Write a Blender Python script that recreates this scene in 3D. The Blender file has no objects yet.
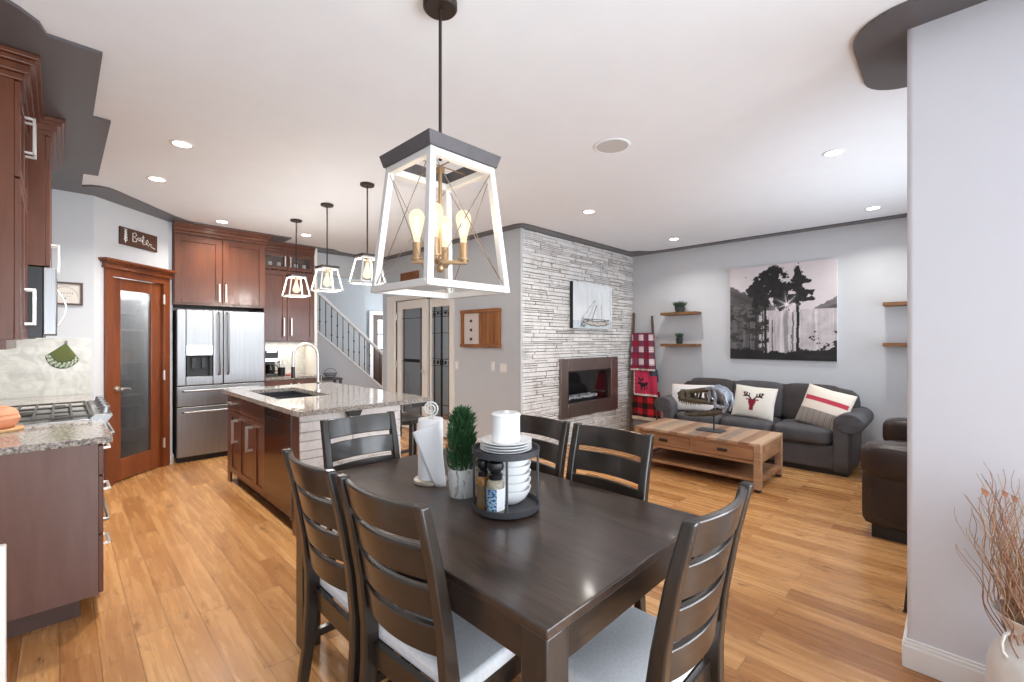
import bpy, bmesh, math, random
from mathutils import Vector, Matrix, noise
sc = bpy.context.scene
C = sc.collection
PI = math.pi
random.seed(7)

# ------------------------------------------------------------------ camera, world, lights, exposure
AZ = math.radians(44.72)
cam_d = bpy.data.cameras.new('camera'); cam = bpy.data.objects.new('camera', cam_d); C.objects.link(cam)
cam.location = (0, 0, 1.41); cam.rotation_euler = (PI/2, 0, AZ - PI/2)
cam_d.sensor_width = 36; cam_d.lens = 448/1024*36; cam_d.shift_y = -1/1024; cam_d.clip_start = .02
sc.camera = cam

w = bpy.data.worlds.new('sky'); sc.world = w; w.use_nodes = True
w.node_tree.nodes['Background'].inputs[0].default_value = (.80, .90, 1.0, 1)
w.node_tree.nodes['Background'].inputs[1].default_value = 1.3

def area(name, loc, aim, sx, sy, power, col=(1, 1, 1), spread=PI):
    d = bpy.data.lights.new(name, 'AREA'); d.shape = 'RECTANGLE'; d.size = sx; d.size_y = sy
    d.energy = power; d.color = col; d.spread = spread
    o = bpy.data.objects.new(name, d); C.objects.link(o); o.location = loc
    o.rotation_euler = Vector(aim).to_track_quat('-Z', 'Z').to_euler()
    return o
# daylight at window openings; right-hand door, entry and study lights are added
area('daylight_patio', (1.1, -2.05, 1.25), (-.22, 1, .03), 2.3, 2.1, 60, (.86, .93, 1.0), math.radians(120))
area('door_fill', (2.62, -1.25, 1.15), (-1, .55, .02), 1.2, 2.0, 50, (.86, .93, 1.0), math.radians(150))  # added with its unseen opening to brighten the end chair's back
area('daylight_living', (4.6, -.85, 1.55), (-.25, 1, .12), 2.6, 1.4, 54, (.84, .91, 1.0), math.radians(135))
area('daylight_side', (-.62, -.6, 1.5), (1, 1.4, .10), 1.5, 1.4, 4, (.80, .90, 1.0), math.radians(110))
area('entry_fill', (6.38, 8.6, 1.7), (-1, -.2, .1), 1.2, 1.5, 80, (.90, .95, 1.0))  # no window stands here; fill added to brighten the stair wall
area('study_fill', (6.38, 5.4, 1.5), (-1, 0, 0), 1.6, 1.3, 9, (.86, .93, 1.0))  # no opening in this wall; fill added to lighten the glass doors

vs = sc.view_settings
vs.view_transform = 'Standard'; vs.look = 'None'; vs.gamma = 1; vs.use_curve_mapping = False
vs.exposure = 0.20
sc.display_settings.display_device = 'sRGB'
sc.cycles.max_bounces = 10; sc.cycles.diffuse_bounces = 6; sc.cycles.glossy_bounces = 5
sc.cycles.transmission_bounces = 8; sc.cycles.transparent_max_bounces = 12
sc.cycles.caustics_reflective = False; sc.cycles.caustics_refractive = False
sc.cycles.sample_clamp_indirect = 6

# ------------------------------------------------------------------ materials
def S(r, g, b):
    f = lambda c: (c/255/12.92) if c/255 <= .04045 else ((c/255 + .055)/1.055)**2.4
    return (f(r), f(g), f(b), 1)
class N:
    """tiny node helper"""
    def __init__(s, name):
        s.m = bpy.data.materials.new(name); s.m.use_nodes = True
        s.t = s.m.node_tree; s.b = s.t.nodes['Principled BSDF']; s.out = s.t.nodes['Material Output']
    def n(s, typ, **kw):
        x = s.t.nodes.new(typ)
        for k, v in kw.items():
            if k.startswith('i_'):
                key = k[2:]; key = int(key) if key.isdigit() else key.replace('_', ' ')
                x.inputs[key].default_value = v
            else: setattr(x, k, v)
        return x
    def l(s, a, b): s.t.links.new(a, b)
    def coord(s, kind='Object', scale=(1, 1, 1), rot=(0, 0, 0)):
        tc = s.n('ShaderNodeTexCoord'); mp = s.n('ShaderNodeMapping')
        mp.inputs['Scale'].default_value = scale; mp.inputs['Rotation'].default_value = rot
        s.l(tc.outputs[kind], mp.inputs[0]); return mp.outputs[0]
    def ramp(s, fac, stops):
        r = s.n('ShaderNodeValToRGB'); e = r.color_ramp.elements
        while len(e) < len(stops): e.new(.5)
        for k, (p, c) in enumerate(stops): e[k].position = p; e[k].color = c
        s.l(fac, r.inputs[0]); return r.outputs[0]
    def bump(s, h, strength=.2, dist=.01):
        b = s.n('ShaderNodeBump'); b.inputs['Strength'].default_value = strength; b.inputs['Distance'].default_value = dist
        s.l(h, b.inputs['Height']); s.l(b.outputs[0], s.b.inputs['Normal'])
def mat(name, col, rough=.5, metal=0, var=0, vscale=8, stretch=(1, 1, 1), bump=0, bscale=60, col2=None, spec=None, coat=0):
    k = N(name); p = k.b
    p.inputs['Base Color'].default_value = col; p.inputs['Roughness'].default_value = rough; p.inputs['Metallic'].default_value = metal
    if spec is not None: p.inputs['Specular IOR Level'].default_value = spec
    if coat: p.inputs['Coat Weight'].default_value = coat; p.inputs['Coat Roughness'].default_value = .12
    co = k.coord('Object', stretch)
    nz = k.n('ShaderNodeTexNoise', i_Scale=vscale, i_Detail=5, i_Roughness=.6); k.l(co, nz.inputs['Vector'])
    a = tuple(max(0, c*(1 - var)) for c in col[:3]) + (1,)
    b = col2 if col2 else tuple(min(1, c*(1 + var)) for c in col[:3]) + (1,)
    k.l(k.ramp(nz.outputs[0], [(.3, a), (.7, b)]), p.inputs['Base Color'])
    if bump:
        n2 = k.n('ShaderNodeTexNoise', i_Scale=bscale, i_Detail=3); k.l(co, n2.inputs['Vector'])
        k.bump(n2.outputs[0], bump, .004)
    return k.m
def wood(name, c1, c2, rough=.4, axis='Z', scale=6, bump=.05, coat=0):
    st = {'X': (.12, 1, 1), 'Y': (1, .12, 1), 'Z': (1, 1, .12)}[axis]
    k = N(name); p = k.b; co = k.coord('Object', st)
    n1 = k.n('ShaderNodeTexNoise', i_Scale=scale, i_Detail=6, i_Roughness=.65, i_Distortion=.6); k.l(co, n1.inputs['Vector'])
    n2 = k.n('ShaderNodeTexNoise', i_Scale=scale*9, i_Detail=3); k.l(co, n2.inputs['Vector'])
    mx = k.n('ShaderNodeMath', operation='MULTIPLY_ADD'); k.l(n2.outputs[0], mx.inputs[0]); mx.inputs[1].default_value = .35; k.l(n1.outputs[0], mx.inputs[2])
    k.l(k.ramp(mx.outputs[0], [(.45, c1), (.9, c2)]), p.inputs['Base Color'])
    p.inputs['Roughness'].default_value = rough
    if coat: p.inputs['Coat Weight'].default_value = coat; p.inputs['Coat Roughness'].default_value = .1
    if bump: k.bump(mx.outputs[0], bump, .003)
    return k.m
def emit(name, col, strength):
    k = N(name); k.b.inputs['Base Color'].default_value = col
    k.b.inputs['Emission Color'].default_value = col; k.b.inputs['Emission Strength'].default_value = strength
    return k.m
def glass(name, tint=(1, 1, 1, 1), rough=0.0):
    """thin pane: transparent with a fresnel reflection"""
    k = N(name); t = k.n('ShaderNodeBsdfTransparent'); t.inputs[0].default_value = tint
    g = k.n('ShaderNodeBsdfGlossy'); g.inputs['Roughness'].default_value = rough + .02
    m = k.n('ShaderNodeMixShader'); m.inputs[0].default_value = .07
    k.l(t.outputs[0], m.inputs[1]); k.l(g.outputs[0], m.inputs[2]); k.l(m.outputs[0], k.out.inputs[0])
    return k.m
def vcol(name, rough=.7, bump=0, bscale=120):
    k = N(name); a = k.n('ShaderNodeVertexColor', layer_name='art'); k.l(a.outputs[0], k.b.inputs['Base Color'])
    k.b.inputs['Roughness'].default_value = rough
    if bump:
        nz = k.n('ShaderNodeTexNoise', i_Scale=bscale); k.l(k.coord(), nz.inputs['Vector']); k.bump(nz.outputs[0], bump, .003)
    return k.m

M = {}
M['wall'] = mat('wall_paint', S(205, 208, 212), .75, var=.012, bump=.04, bscale=220)
M['white_wall'] = mat('pale_wall_paint', S(212, 213, 220), .75, var=.01, bump=.04, bscale=220)
M['hall_wall'] = mat('hall_paint', S(194, 199, 204), .75, var=.012, bump=.04, bscale=220)
M['foyer_wall'] = mat('foyer_paint', S(176, 181, 184), .75, var=.012)
M['ceiling'] = mat('ceiling_paint', S(236, 241, 246), .85, var=.012, vscale=5, bump=.10, bscale=160)
M['band'] = mat('dark_band_paint', S(92, 88, 90), .34, var=.03)
M['trim'] = mat('white_trim', S(236, 236, 236), .4, var=.01)
M['casing'] = mat('cream_casing', S(234, 231, 225), .45, var=.01)
M['cab'] = wood('cherry_cabinet_wood', S(80, 42, 28), S(114, 65, 41), .30, 'Z', 5, .03, coat=.15)
M['cab_in'] = mat('cabinet_inside', S(60, 34, 26), .6, var=.1)
M['toe'] = mat('toe_kick', S(88, 66, 60), .5, var=.1)
M['door'] = wood('amber_door_wood', S(98, 48, 24), S(140, 75, 40), .28, 'Z', 5, .03, coat=.4)
M['dark'] = wood('espresso_wood', S(26, 22, 19), S(54, 46, 40), .30, 'Z', 7, .14, coat=.3)
M['darkx'] = wood('espresso_wood_slat', S(27, 22, 19), S(56, 46, 39), .30, 'X', 7, .14, coat=.3)
M['tabletop'] = wood('espresso_table_wood', S(24, 18, 15), S(82, 65, 55), .28, 'Y', 11, .35, coat=.25)
M['seat'] = mat('grey_seat_fabric', S(226, 228, 232), .95, var=.08, vscale=90, bump=.35, bscale=700)
M['chrome'] = mat('brushed_nickel', S(232, 229, 224), .34, 1, var=.02)
M['steel_dk'] = mat('dark_steel', S(62, 56, 56), .32, .85, var=.05)
M['black'] = mat('black_metal', S(26, 25, 26), .45, var=.08)
M['bronze'] = mat('dark_bronze', S(50, 40, 36), .45, .3, var=.06)
M['greytop'] = mat('grey_painted_wood', S(84, 80, 82), .55, var=.10, vscale=25)
M['whitewood'] = mat('white_washed_wood', S(214, 212, 208), .5, var=.03, vscale=20)
M['brass'] = mat('antique_brass', S(172, 142, 108), .42, .7, var=.06)
def m_bulb():
    k = N('lit_bulb'); e = k.n('ShaderNodeEmission', i_Strength=1.25); e.inputs[0].default_value = S(255, 236, 200)
    t = k.n('ShaderNodeBsdfTransparent'); m = k.n('ShaderNodeMixShader'); m.inputs[0].default_value = .38
    k.l(e.outputs[0], m.inputs[1]); k.l(t.outputs[0], m.inputs[2]); k.l(m.outputs[0], k.out.inputs[0]); return k.m
M['bulb'] = m_bulb()
M['filament'] = emit('filament', S(255, 214, 150), 12.0)
M['iron'] = mat('cast_iron', S(84, 80, 76), .5, .3, var=.08)
M['wire'] = mat('wire_bronze', S(128, 112, 98), .45, .6, var=.05)
M['bulbglass'] = glass('bulb_glass', (1, .97, .92, 1))
M['led'] = emit('ceiling_led', S(255, 247, 236), 14.0)
M['glass'] = glass('clear_glass')
M['white'] = mat('white_ceramic', S(240, 240, 240), .22, var=.01)
M['whitemetal'] = mat('white_enamel_metal', S(222, 222, 220), .4, var=.05, vscale=14)
M['paper'] = mat('paper_towel', S(242, 242, 244), .95, var=.01, bump=.2, bscale=300)
M['slate'] = mat('grey_tin', S(76, 76, 80), .5, .3, var=.10, vscale=20)
M['blackplastic'] = mat('black_plastic', S(20, 20, 22), .35, var=.05)
M['oak'] = wood('reclaimed_wood', S(128, 92, 66), S(190, 154, 122), .55, 'Y', 6, .12)
M['oak2'] = wood('reclaimed_wood_front', S(112, 76, 50), S(178, 132, 94), .55, 'Y', 5, .12)
M['shelfw'] = wood('shelf_wood', S(92, 62, 38), S(140, 98, 62), .6, 'Y', 6, .1)
M['rust'] = wood('rustic_wood', S(104, 62, 30), S(168, 108, 58), .55, 'Z', 8, .1)
M['plank'] = wood('sign_plank', S(112, 66, 38), S(150, 92, 54), .6, 'Y', 8, .1)
M['suede'] = mat('charcoal_suede', S(82, 80, 83), .85, var=.22, vscale=5, bump=.15, bscale=300)
M['suede2'] = mat('charcoal_brown_suede', S(70, 65, 64), .88, var=.2, vscale=4, bump=.15, bscale=300)
M['leather'] = mat('brown_leather', S(46, 33, 28), .36, var=.22, vscale=7, bump=.2, bscale=90)
M['cream_cloth'] = mat('cream_cloth', S(226, 214, 190), .95, var=.06, vscale=60, bump=.3, bscale=500)
M['leaf'] = mat('plant_green', S(44, 84, 46), .6, var=.35, vscale=25)
M['leaf2'] = mat('grey_green_leaf', S(78, 96, 76), .7, var=.3, vscale=40)
M['charpot'] = mat('charcoal_pot', S(52, 55, 58), .6, var=.08)
M['terra'] = mat('terracotta', S(222, 152, 116), .7, var=.10, vscale=14)
M['trivet'] = wood('pale_wood', S(176, 128, 84), S(214, 170, 120), .5, 'X', 8, .05)
M['twig'] = mat('dry_twig', S(174, 146, 116), .85, var=.25, vscale=30)
M['twig2'] = mat('reddish_twig', S(150, 108, 88), .85, var=.25, vscale=30)
M['dryleaf'] = mat('dry_leaf', S(120, 74, 48), .8, var=.2, vscale=40)
M['plate'] = mat('switch_plastic', S(226, 224, 220), .4)
M['tallow'] = mat('shelf_goods', S(170, 160, 140), .7, var=.3, vscale=6)

def m_floor():
    k = N('hickory_floor'); p = k.b
    tc = k.n('ShaderNodeTexCoord'); sx = k.n('ShaderNodeSeparateXYZ'); k.l(tc.outputs['Object'], sx.inputs[0])
    cb = k.n('ShaderNodeCombineXYZ'); k.l(sx.outputs['Y'], cb.inputs[0]); k.l(sx.outputs['X'], cb.inputs[1])
    br = k.n('ShaderNodeTexBrick', offset=.37, offset_frequency=2, i_Scale=1.0)
    br.inputs['Color1'].default_value = (0, 0, 0, 1); br.inputs['Color2'].default_value = (1, 1, 1, 1); br.inputs['Mortar'].default_value = (.5, .5, .5, 1)
    br.inputs['Mortar Size'].default_value = .0020; br.inputs['Mortar Smooth'].default_value = .3
    br.inputs['Brick Width'].default_value = 1.05; br.inputs['Row Height'].default_value = .127
    k.l(cb.outputs[0], br.inputs['Vector'])
    # offset the grain by board so that boards differ
    sc_ = k.n('ShaderNodeVectorMath', operation='SCALE'); k.l(br.outputs['Color'], sc_.inputs[0]); sc_.inputs['Scale'].default_value = 37
    ad = k.n('ShaderNodeVectorMath', operation='ADD'); k.l(cb.outputs[0], ad.inputs[0]); k.l(sc_.outputs[0], ad.inputs[1])
    mp = k.n('ShaderNodeMapping'); mp.inputs['Scale'].default_value = (.8, 11, 1); k.l(ad.outputs[0], mp.inputs[0])
    n1 = k.n('ShaderNodeTexNoise', i_Scale=2.2, i_Detail=7, i_Roughness=.58, i_Distortion=.45); k.l(mp.outputs[0], n1.inputs['Vector'])
    mp2 = k.n('ShaderNodeMapping'); mp2.inputs['Scale'].default_value = (3.2, 9, 1); k.l(ad.outputs[0], mp2.inputs[0])
    n2 = k.n('ShaderNodeTexNoise', i_Scale=1.5, i_Detail=4, i_Roughness=.7, i_Distortion=.5); k.l(mp2.outputs[0], n2.inputs['Vector'])
    mp3 = k.n('ShaderNodeMapping'); mp3.inputs['Scale'].default_value = (6, 120, 1); k.l(ad.outputs[0], mp3.inputs[0])
    n3 = k.n('ShaderNodeTexNoise', i_Scale=1.0, i_Detail=4, i_Roughness=.7, i_Distortion=.4); k.l(mp3.outputs[0], n3.inputs['Vector'])
    gr = k.n('ShaderNodeMath', operation='MULTIPLY_ADD'); k.l(n3.outputs[0], gr.inputs[0]); gr.inputs[1].default_value = .36; k.l(n1.outputs[0], gr.inputs[2])
    base = k.ramp(gr.outputs[0], [(.46, S(184, 131, 80)), (.72, S(211, 159, 104)), (1.0, S(230, 185, 130))])
    tone = k.ramp(br.outputs['Color'], [(0, S(200, 180, 160)), (.45, S(238, 231, 224)), (1, S(255, 253, 249))])
    m1 = k.n('ShaderNodeMix', data_type='RGBA', blend_type='MULTIPLY'); m1.inputs[0].default_value = 1
    k.l(base, m1.inputs[6]); k.l(tone, m1.inputs[7])
    knot = k.ramp(n2.outputs[0], [(.59, (0, 0, 0, 1)), (.70, (1, 1, 1, 1))])
    m2 = k.n('ShaderNodeMix', data_type='RGBA'); k.l(m1.outputs[2], m2.inputs[6]); m2.inputs[7].default_value = S(116, 70, 38)
    km = k.n('ShaderNodeMath', operation='MULTIPLY'); k.l(knot, km.inputs[0]); km.inputs[1].default_value = .75; k.l(km.outputs[0], m2.inputs[0])
    m3 = k.n('ShaderNodeMix', data_type='RGBA'); k.l(m2.outputs[2], m3.inputs[6]); m3.inputs[7].default_value = S(112, 74, 44)
    gm = k.n('ShaderNodeMath', operation='MULTIPLY'); k.l(br.outputs['Fac'], gm.inputs[0]); gm.inputs[1].default_value = .8
    k.l(gm.outputs[0], m3.inputs[0]); k.l(m3.outputs[2], p.inputs['Base Color'])
    rr = k.n('ShaderNodeMapRange', i_1=0.0, i_2=1.0, i_3=.20, i_4=.34); k.l(n1.outputs[0], rr.inputs[0]); k.l(rr.outputs[0], p.inputs['Roughness'])
    inv = k.n('ShaderNodeMath', operation='MULTIPLY_ADD'); k.l(br.outputs['Fac'], inv.inputs[0]); inv.inputs[1].default_value = -1.0
    k.l(n1.outputs[0], inv.inputs[2]); k.bump(inv.outputs[0], .12, .003)
    return k.m
M['floor'] = m_floor()
def m_granite():
    k = N('granite'); p = k.b; co = k.coord()
    n1 = k.n('ShaderNodeTexNoise', i_Scale=70, i_Detail=4, i_Roughness=.7); k.l(co, n1.inputs['Vector'])
    v = k.n('ShaderNodeTexVoronoi', i_Scale=110); k.l(co, v.inputs['Vector'])
    a = k.ramp(n1.outputs[0], [(.33, S(28, 28, 32)), (.45, S(112, 106, 106)), (.55, S(178, 170, 160)), (.68, S(216, 212, 208))])
    b = k.ramp(v.outputs['Color'], [(.15, S(40, 40, 44)), (.35, S(150, 140, 132)), (.8, S(196, 188, 178))])
    m = k.n('ShaderNodeMix', data_type='RGBA'); m.inputs[0].default_value = .45; k.l(a, m.inputs[6]); k.l(b, m.inputs[7])
    k.l(m.outputs[2], p.inputs['Base Color']); p.inputs['Roughness'].default_value = .10
    return k.m
M['granite'] = m_granite()
def m_stone(name, c1, c2, c3):
    k = N(name); co = k.coord()
    n1 = k.n('ShaderNodeTexNoise', i_Scale=5, i_Detail=6, i_Roughness=.7); k.l(co, n1.inputs['Vector'])
    n2 = k.n('ShaderNodeTexNoise', i_Scale=45, i_Detail=5, i_Roughness=.7); k.l(co, n2.inputs['Vector'])
    mx = k.n('ShaderNodeMath', operation='MULTIPLY_ADD'); k.l(n2.outputs[0], mx.inputs[0]); mx.inputs[1].default_value = .6; k.l(n1.outputs[0], mx.inputs[2])
    k.l(k.ramp(mx.outputs[0], [(.52, c1), (.72, c2), (.95, c3)]), k.b.inputs['Base Color']); k.b.inputs['Roughness'].default_value = .85
    k.bump(n2.outputs[0], .5, .008); return k.m
M['stone'] = m_stone('white_ledge_stone', S(176, 170, 163), S(220, 217, 213), S(236, 234, 232))
M['mortar'] = mat('dark_joint', S(96, 90, 84), .95, var=.2)
def m_tile():
    k = N('marble_tile'); p = k.b; co = k.coord('Object')
    sx = k.n('ShaderNodeSeparateXYZ'); k.l(co, sx.inputs[0]); cb = k.n('ShaderNodeCombineXYZ')
    k.l(sx.outputs['X'], cb.inputs[0]); k.l(sx.outputs['Z'], cb.inputs[1])
    br = k.n('ShaderNodeTexBrick', i_Scale=1.0); k.l(cb.outputs[0], br.inputs['Vector'])
    br.inputs['Color1'].default_value = S(214, 213, 208); br.inputs['Color2'].default_value = S(202, 201, 197); br.inputs['Mortar'].default_value = S(206, 203, 197)
    br.inputs['Mortar Size'].default_value = .002; br.inputs['Brick Width'].default_value = .2; br.inputs['Row Height'].default_value = .075
    n = k.n('ShaderNodeTexNoise', i_Scale=9, i_Detail=6, i_Distortion=1.5); k.l(co, n.inputs['Vector'])
    m = k.n('ShaderNodeMix', data_type='RGBA', blend_type='MULTIPLY'); m.inputs[0].default_value = 1; k.l(br.outputs[0], m.inputs[6])
    k.l(k.ramp(n.outputs[0], [(.35, S(232, 230, 228)), (.6, S(255, 255, 252))]), m.inputs[7]); k.l(m.outputs[2], p.inputs['Base Color'])
    p.inputs['Roughness'].default_value = .25; return k.m
M['tile'] = m_tile()
def m_steel():
    k = N('stainless_steel'); p = k.b; p.inputs['Metallic'].default_value = 1; p.inputs['Roughness'].default_value = .42
    co = k.coord('Object', (90, 90, .6)); n = k.n('ShaderNodeTexNoise', i_Scale=4, i_Detail=3); k.l(co, n.inputs['Vector'])
    k.l(k.ramp(n.outputs[0], [(.3, S(150, 150, 151)), (.7, S(172, 172, 173))]), p.inputs['Base Color'])
    p.inputs['Anisotropic'].default_value = .5
    return k.m
M['steel'] = m_steel()
def m_reeded():
    k = N('reeded_glass'); co = k.coord('Object'); sx = k.n('ShaderNodeSeparateXYZ'); k.l(co, sx.inputs[0])
    w_ = k.n('ShaderNodeMath', operation='MULTIPLY'); k.l(sx.outputs['X'], w_.inputs[0]); w_.inputs[1].default_value = 2*PI/.014
    sn = k.n('ShaderNodeMath', operation='SINE'); k.l(w_.outputs[0], sn.inputs[0])
    bp = k.n('ShaderNodeBump', i_Strength=.35, i_Distance=.004); k.l(sn.outputs[0], bp.inputs['Height'])
    r = k.n('ShaderNodeBsdfRefraction', i_Roughness=.10, i_IOR=1.12); k.l(bp.outputs[0], r.inputs['Normal'])
    d = k.n('ShaderNodeBsdfTranslucent'); d.inputs[0].default_value = (.75, .82, .88, 1)
    g = k.n('ShaderNodeBsdfGlossy', i_Roughness=.12); k.l(bp.outputs[0], g.inputs['Normal'])
    m1 = k.n('ShaderNodeMixShader'); m1.inputs[0].default_value = .25; k.l(r.outputs[0], m1.inputs[1]); k.l(d.outputs[0], m1.inputs[2])
    m2 = k.n('ShaderNodeMixShader'); m2.inputs[0].default_value = .08; k.l(m1.outputs[0], m2.inputs[1]); k.l(g.outputs[0], m2.inputs[2])
    k.l(m2.outputs[0], k.out.inputs[0]); return k.m
M['reeded'] = m_reeded()
M['art'] = vcol('printed_canvas', .65)
M['cloth_art'] = vcol('woven_pattern', .95, .3, 400)
def m_birch():
    k = N('birch_print_pot'); co = k.coord('Object'); 
    mp = k.n('ShaderNodeMapping'); mp.inputs['Scale'].default_value = (55, 55, 12); k.l(co, mp.inputs[0])
    n = k.n('ShaderNodeTexNoise', i_Scale=1, i_Detail=5, i_Roughness=.75); k.l(mp.outputs[0], n.inputs['Vector'])
    k.l(k.ramp(n.outputs[0], [(.36, S(70, 74, 68)), (.46, S(226, 226, 222))]), k.b.inputs['Base Color']); k.b.inputs['Roughness'].default_value = .4
    return k.m
M['birch'] = m_birch()

# ------------------------------------------------------------------ mesh builder
class B:
    def __init__(s): s.m = bmesh.new()
    def box(s, x0, x1, y0, y1, z0, z1, mtx=None):
        v = [s.m.verts.new(p) for p in ((x0,y0,z0),(x1,y0,z0),(x1,y1,z0),(x0,y1,z0),(x0,y0,z1),(x1,y0,z1),(x1,y1,z1),(x0,y1,z1))]
        for f in ((3,2,1,0),(4,5,6,7),(0,1,5,4),(1,2,6,5),(2,3,7,6),(3,0,4,7)): s.m.faces.new([v[i] for i in f])
        if mtx:
            for q in v: q.co = mtx @ q.co
        return s
    def bar(s, p0, p1, w_, t, up=(0, 0, 1)):
        """rectangular bar from p0 to p1, w_ across, t along the up-ish direction"""
        return s.strip([p0, p1], up, t, w_)
    def strip(s, pts, up, h, t):
        """sweep a rectangle (h along up, t sideways) along pts"""
        pts = [Vector(p) for p in pts]; up = Vector(up); rings = []
        for i, p in enumerate(pts):
            d = (pts[min(i+1, len(pts)-1)] - pts[max(i-1, 0)]).normalized()
            n = d.cross(up).normalized(); u = n.cross(d).normalized()
            rings.append([s.m.verts.new(p + u*a*h/2 + n*b*t/2) for a, b in ((-1,-1),(-1,1),(1,1),(1,-1))])
        for a, b in zip(rings, rings[1:]):
            for j in range(4): s.m.faces.new((a[j], a[(j+1) % 4], b[(j+1) % 4], b[j]))
        s.m.faces.new(rings[0][::-1]); s.m.faces.new(rings[-1]); return s
    def tube(s, pts, r, n=8, closed=False, caps=True):
        pts = [Vector(p) for p in pts]; L = len(pts); rings = []; prev = None
        rs = r if isinstance(r, (list, tuple)) else [r]*L
        for i, p in enumerate(pts):
            if closed: d = pts[(i+1) % L] - pts[i-1]
            else: d = pts[min(i+1, L-1)] - pts[max(i-1, 0)]
            d = d.normalized() if d.length > 1e-9 else Vector((0, 0, 1))
            if prev is None:
                a = Vector((0, 0, 1)) if abs(d.z) < .9 else Vector((1, 0, 0)); u = d.cross(a).normalized()
            else: u = (prev - d*prev.dot(d)).normalized()
            prev = u; v = d.cross(u)
            rings.append([s.m.verts.new(p + (u*math.cos(2*PI*k/n) + v*math.sin(2*PI*k/n))*rs[i]) for k in range(n)])
        prs = list(zip(rings, rings[1:])) + ([(rings[-1], rings[0])] if closed else [])
        for a, b in prs:
            for j in range(n): s.m.faces.new((a[j], a[(j+1) % n], b[(j+1) % n], b[j]))
        if caps and not closed: s.m.faces.new(rings[0][::-1]); s.m.faces.new(rings[-1])
        return s
    def cyl(s, p0, p1, r0, r1=None, n=20): return s.tube([p0, p1], [r0, r0 if r1 is None else r1], n)
    def lathe(s, prof, c=(0, 0, 0), n=32, sy=1):
        rings = []
        for r, z in prof:
            if r < 1e-6: rings.append([s.m.verts.new((c[0], c[1], c[2]+z))])
            else: rings.append([s.m.verts.new((c[0]+r*math.cos(2*PI*k/n), c[1]+sy*r*math.sin(2*PI*k/n), c[2]+z)) for k in range(n)])
        for a, b in zip(rings, rings[1:]):
            for j in range(n):
                q = (j+1) % n
                if len(a) == 1 and len(b) == 1: continue
                if len(a) == 1: s.m.faces.new((a[0], b[q], b[j]))
                elif len(b) == 1: s.m.faces.new((a[j], a[q], b[0]))
                else: s.m.faces.new((a[j], a[q], b[q], b[j]))
        return s
    def prism(s, poly, z0, z1, mtx=None):
        lo = [s.m.verts.new((x, y, z0)) for x, y in poly]; hi = [s.m.verts.new((x, y, z1)) for x, y in poly]
        s.m.faces.new(lo[::-1]); s.m.faces.new(hi); L = len(poly)
        for j in range(L): s.m.faces.new((lo[j], lo[(j+1) % L], hi[(j+1) % L], hi[j]))
        if mtx:
            for q in lo + hi: q.co = mtx @ q.co
        return s
    def ell(s, c, rx, ry, rz, u=16, v=10):
        r = bmesh.ops.create_uvsphere(s.m, u_segments=u, v_segments=v, radius=1)
        for q in r['verts']: q.co = Vector((q.co.x*rx + c[0], q.co.y*ry + c[1], q.co.z*rz + c[2]))
        return s
    def build(s, name, m, parent=None, bevel=0, seg=2, angle=35, sub=0, mtx=None, loc=None):
        bmesh.ops.recalc_face_normals(s.m, faces=s.m.faces)
        if mtx: s.m.transform(mtx)
        me = bpy.data.meshes.new(name); s.m.to_mesh(me); s.m.free()
        for mm in (m if isinstance(m, (list, tuple)) else [m]): me.materials.append(M[mm] if isinstance(mm, str) else mm)
        for p in me.polygons: p.use_smooth = True
        me.set_sharp_from_angle(angle=math.radians(angle))
        o = bpy.data.objects.new(name, me); C.objects.link(o)
        if parent: o.parent = parent
        if loc: o.location = loc
        if bevel:
            md = o.modifiers.new('bevel', 'BEVEL'); md.width = bevel; md.segments = seg; md.limit_method = 'ANGLE'; md.angle_limit = math.radians(40)
        if sub:
            md = o.modifiers.new('sub', 'SUBSURF'); md.levels = sub; md.render_levels = sub
        return o
def tag(o, label, cat, group=None):
    o['label'] = label; o['category'] = cat
    if group: o['group'] = group
    return o
def thing(name, label, cat, loc=(0, 0, 0), rz=0, group=None):
    o = bpy.data.objects.new(name, None); C.objects.link(o); o.location = loc; o.rotation_euler = (0, 0, rz); o.empty_display_size = .1
    return tag(o, label, cat, group)
def struct(o): o['kind'] = 'structure'; return o
KIDS = {}
def dup(root, loc, rz, label, group=None):
    r = root.copy(); C.objects.link(r); r.location = loc; r.rotation_euler = (0, 0, rz); r['label'] = label
    if group: r['group'] = group
    for ch in [o for o in C.objects if o.parent == root]:
        c = ch.copy(); C.objects.link(c); c.parent = r
        for g in [o for o in C.objects if o.parent == ch]:
            d = g.copy(); C.objects.link(d); d.parent = c
    return r
def arc(cx, cy, r, a0, a1, n): return [(cx + r*math.cos(math.radians(a0 + (a1-a0)*k/n)), cy + r*math.sin(math.radians(a0 + (a1-a0)*k/n))) for k in range(n+1)]

# ------------------------------------------------------------------ structure
H = 2.765
struct(B().box(-.7, 6.7, -2.3, 10.2, -.08, 0).build('floor', 'floor'))
struct(B().box(-.7, 6.7, -2.3, 10.2, H, H+.1).build('ceiling', 'ceiling'))
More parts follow.
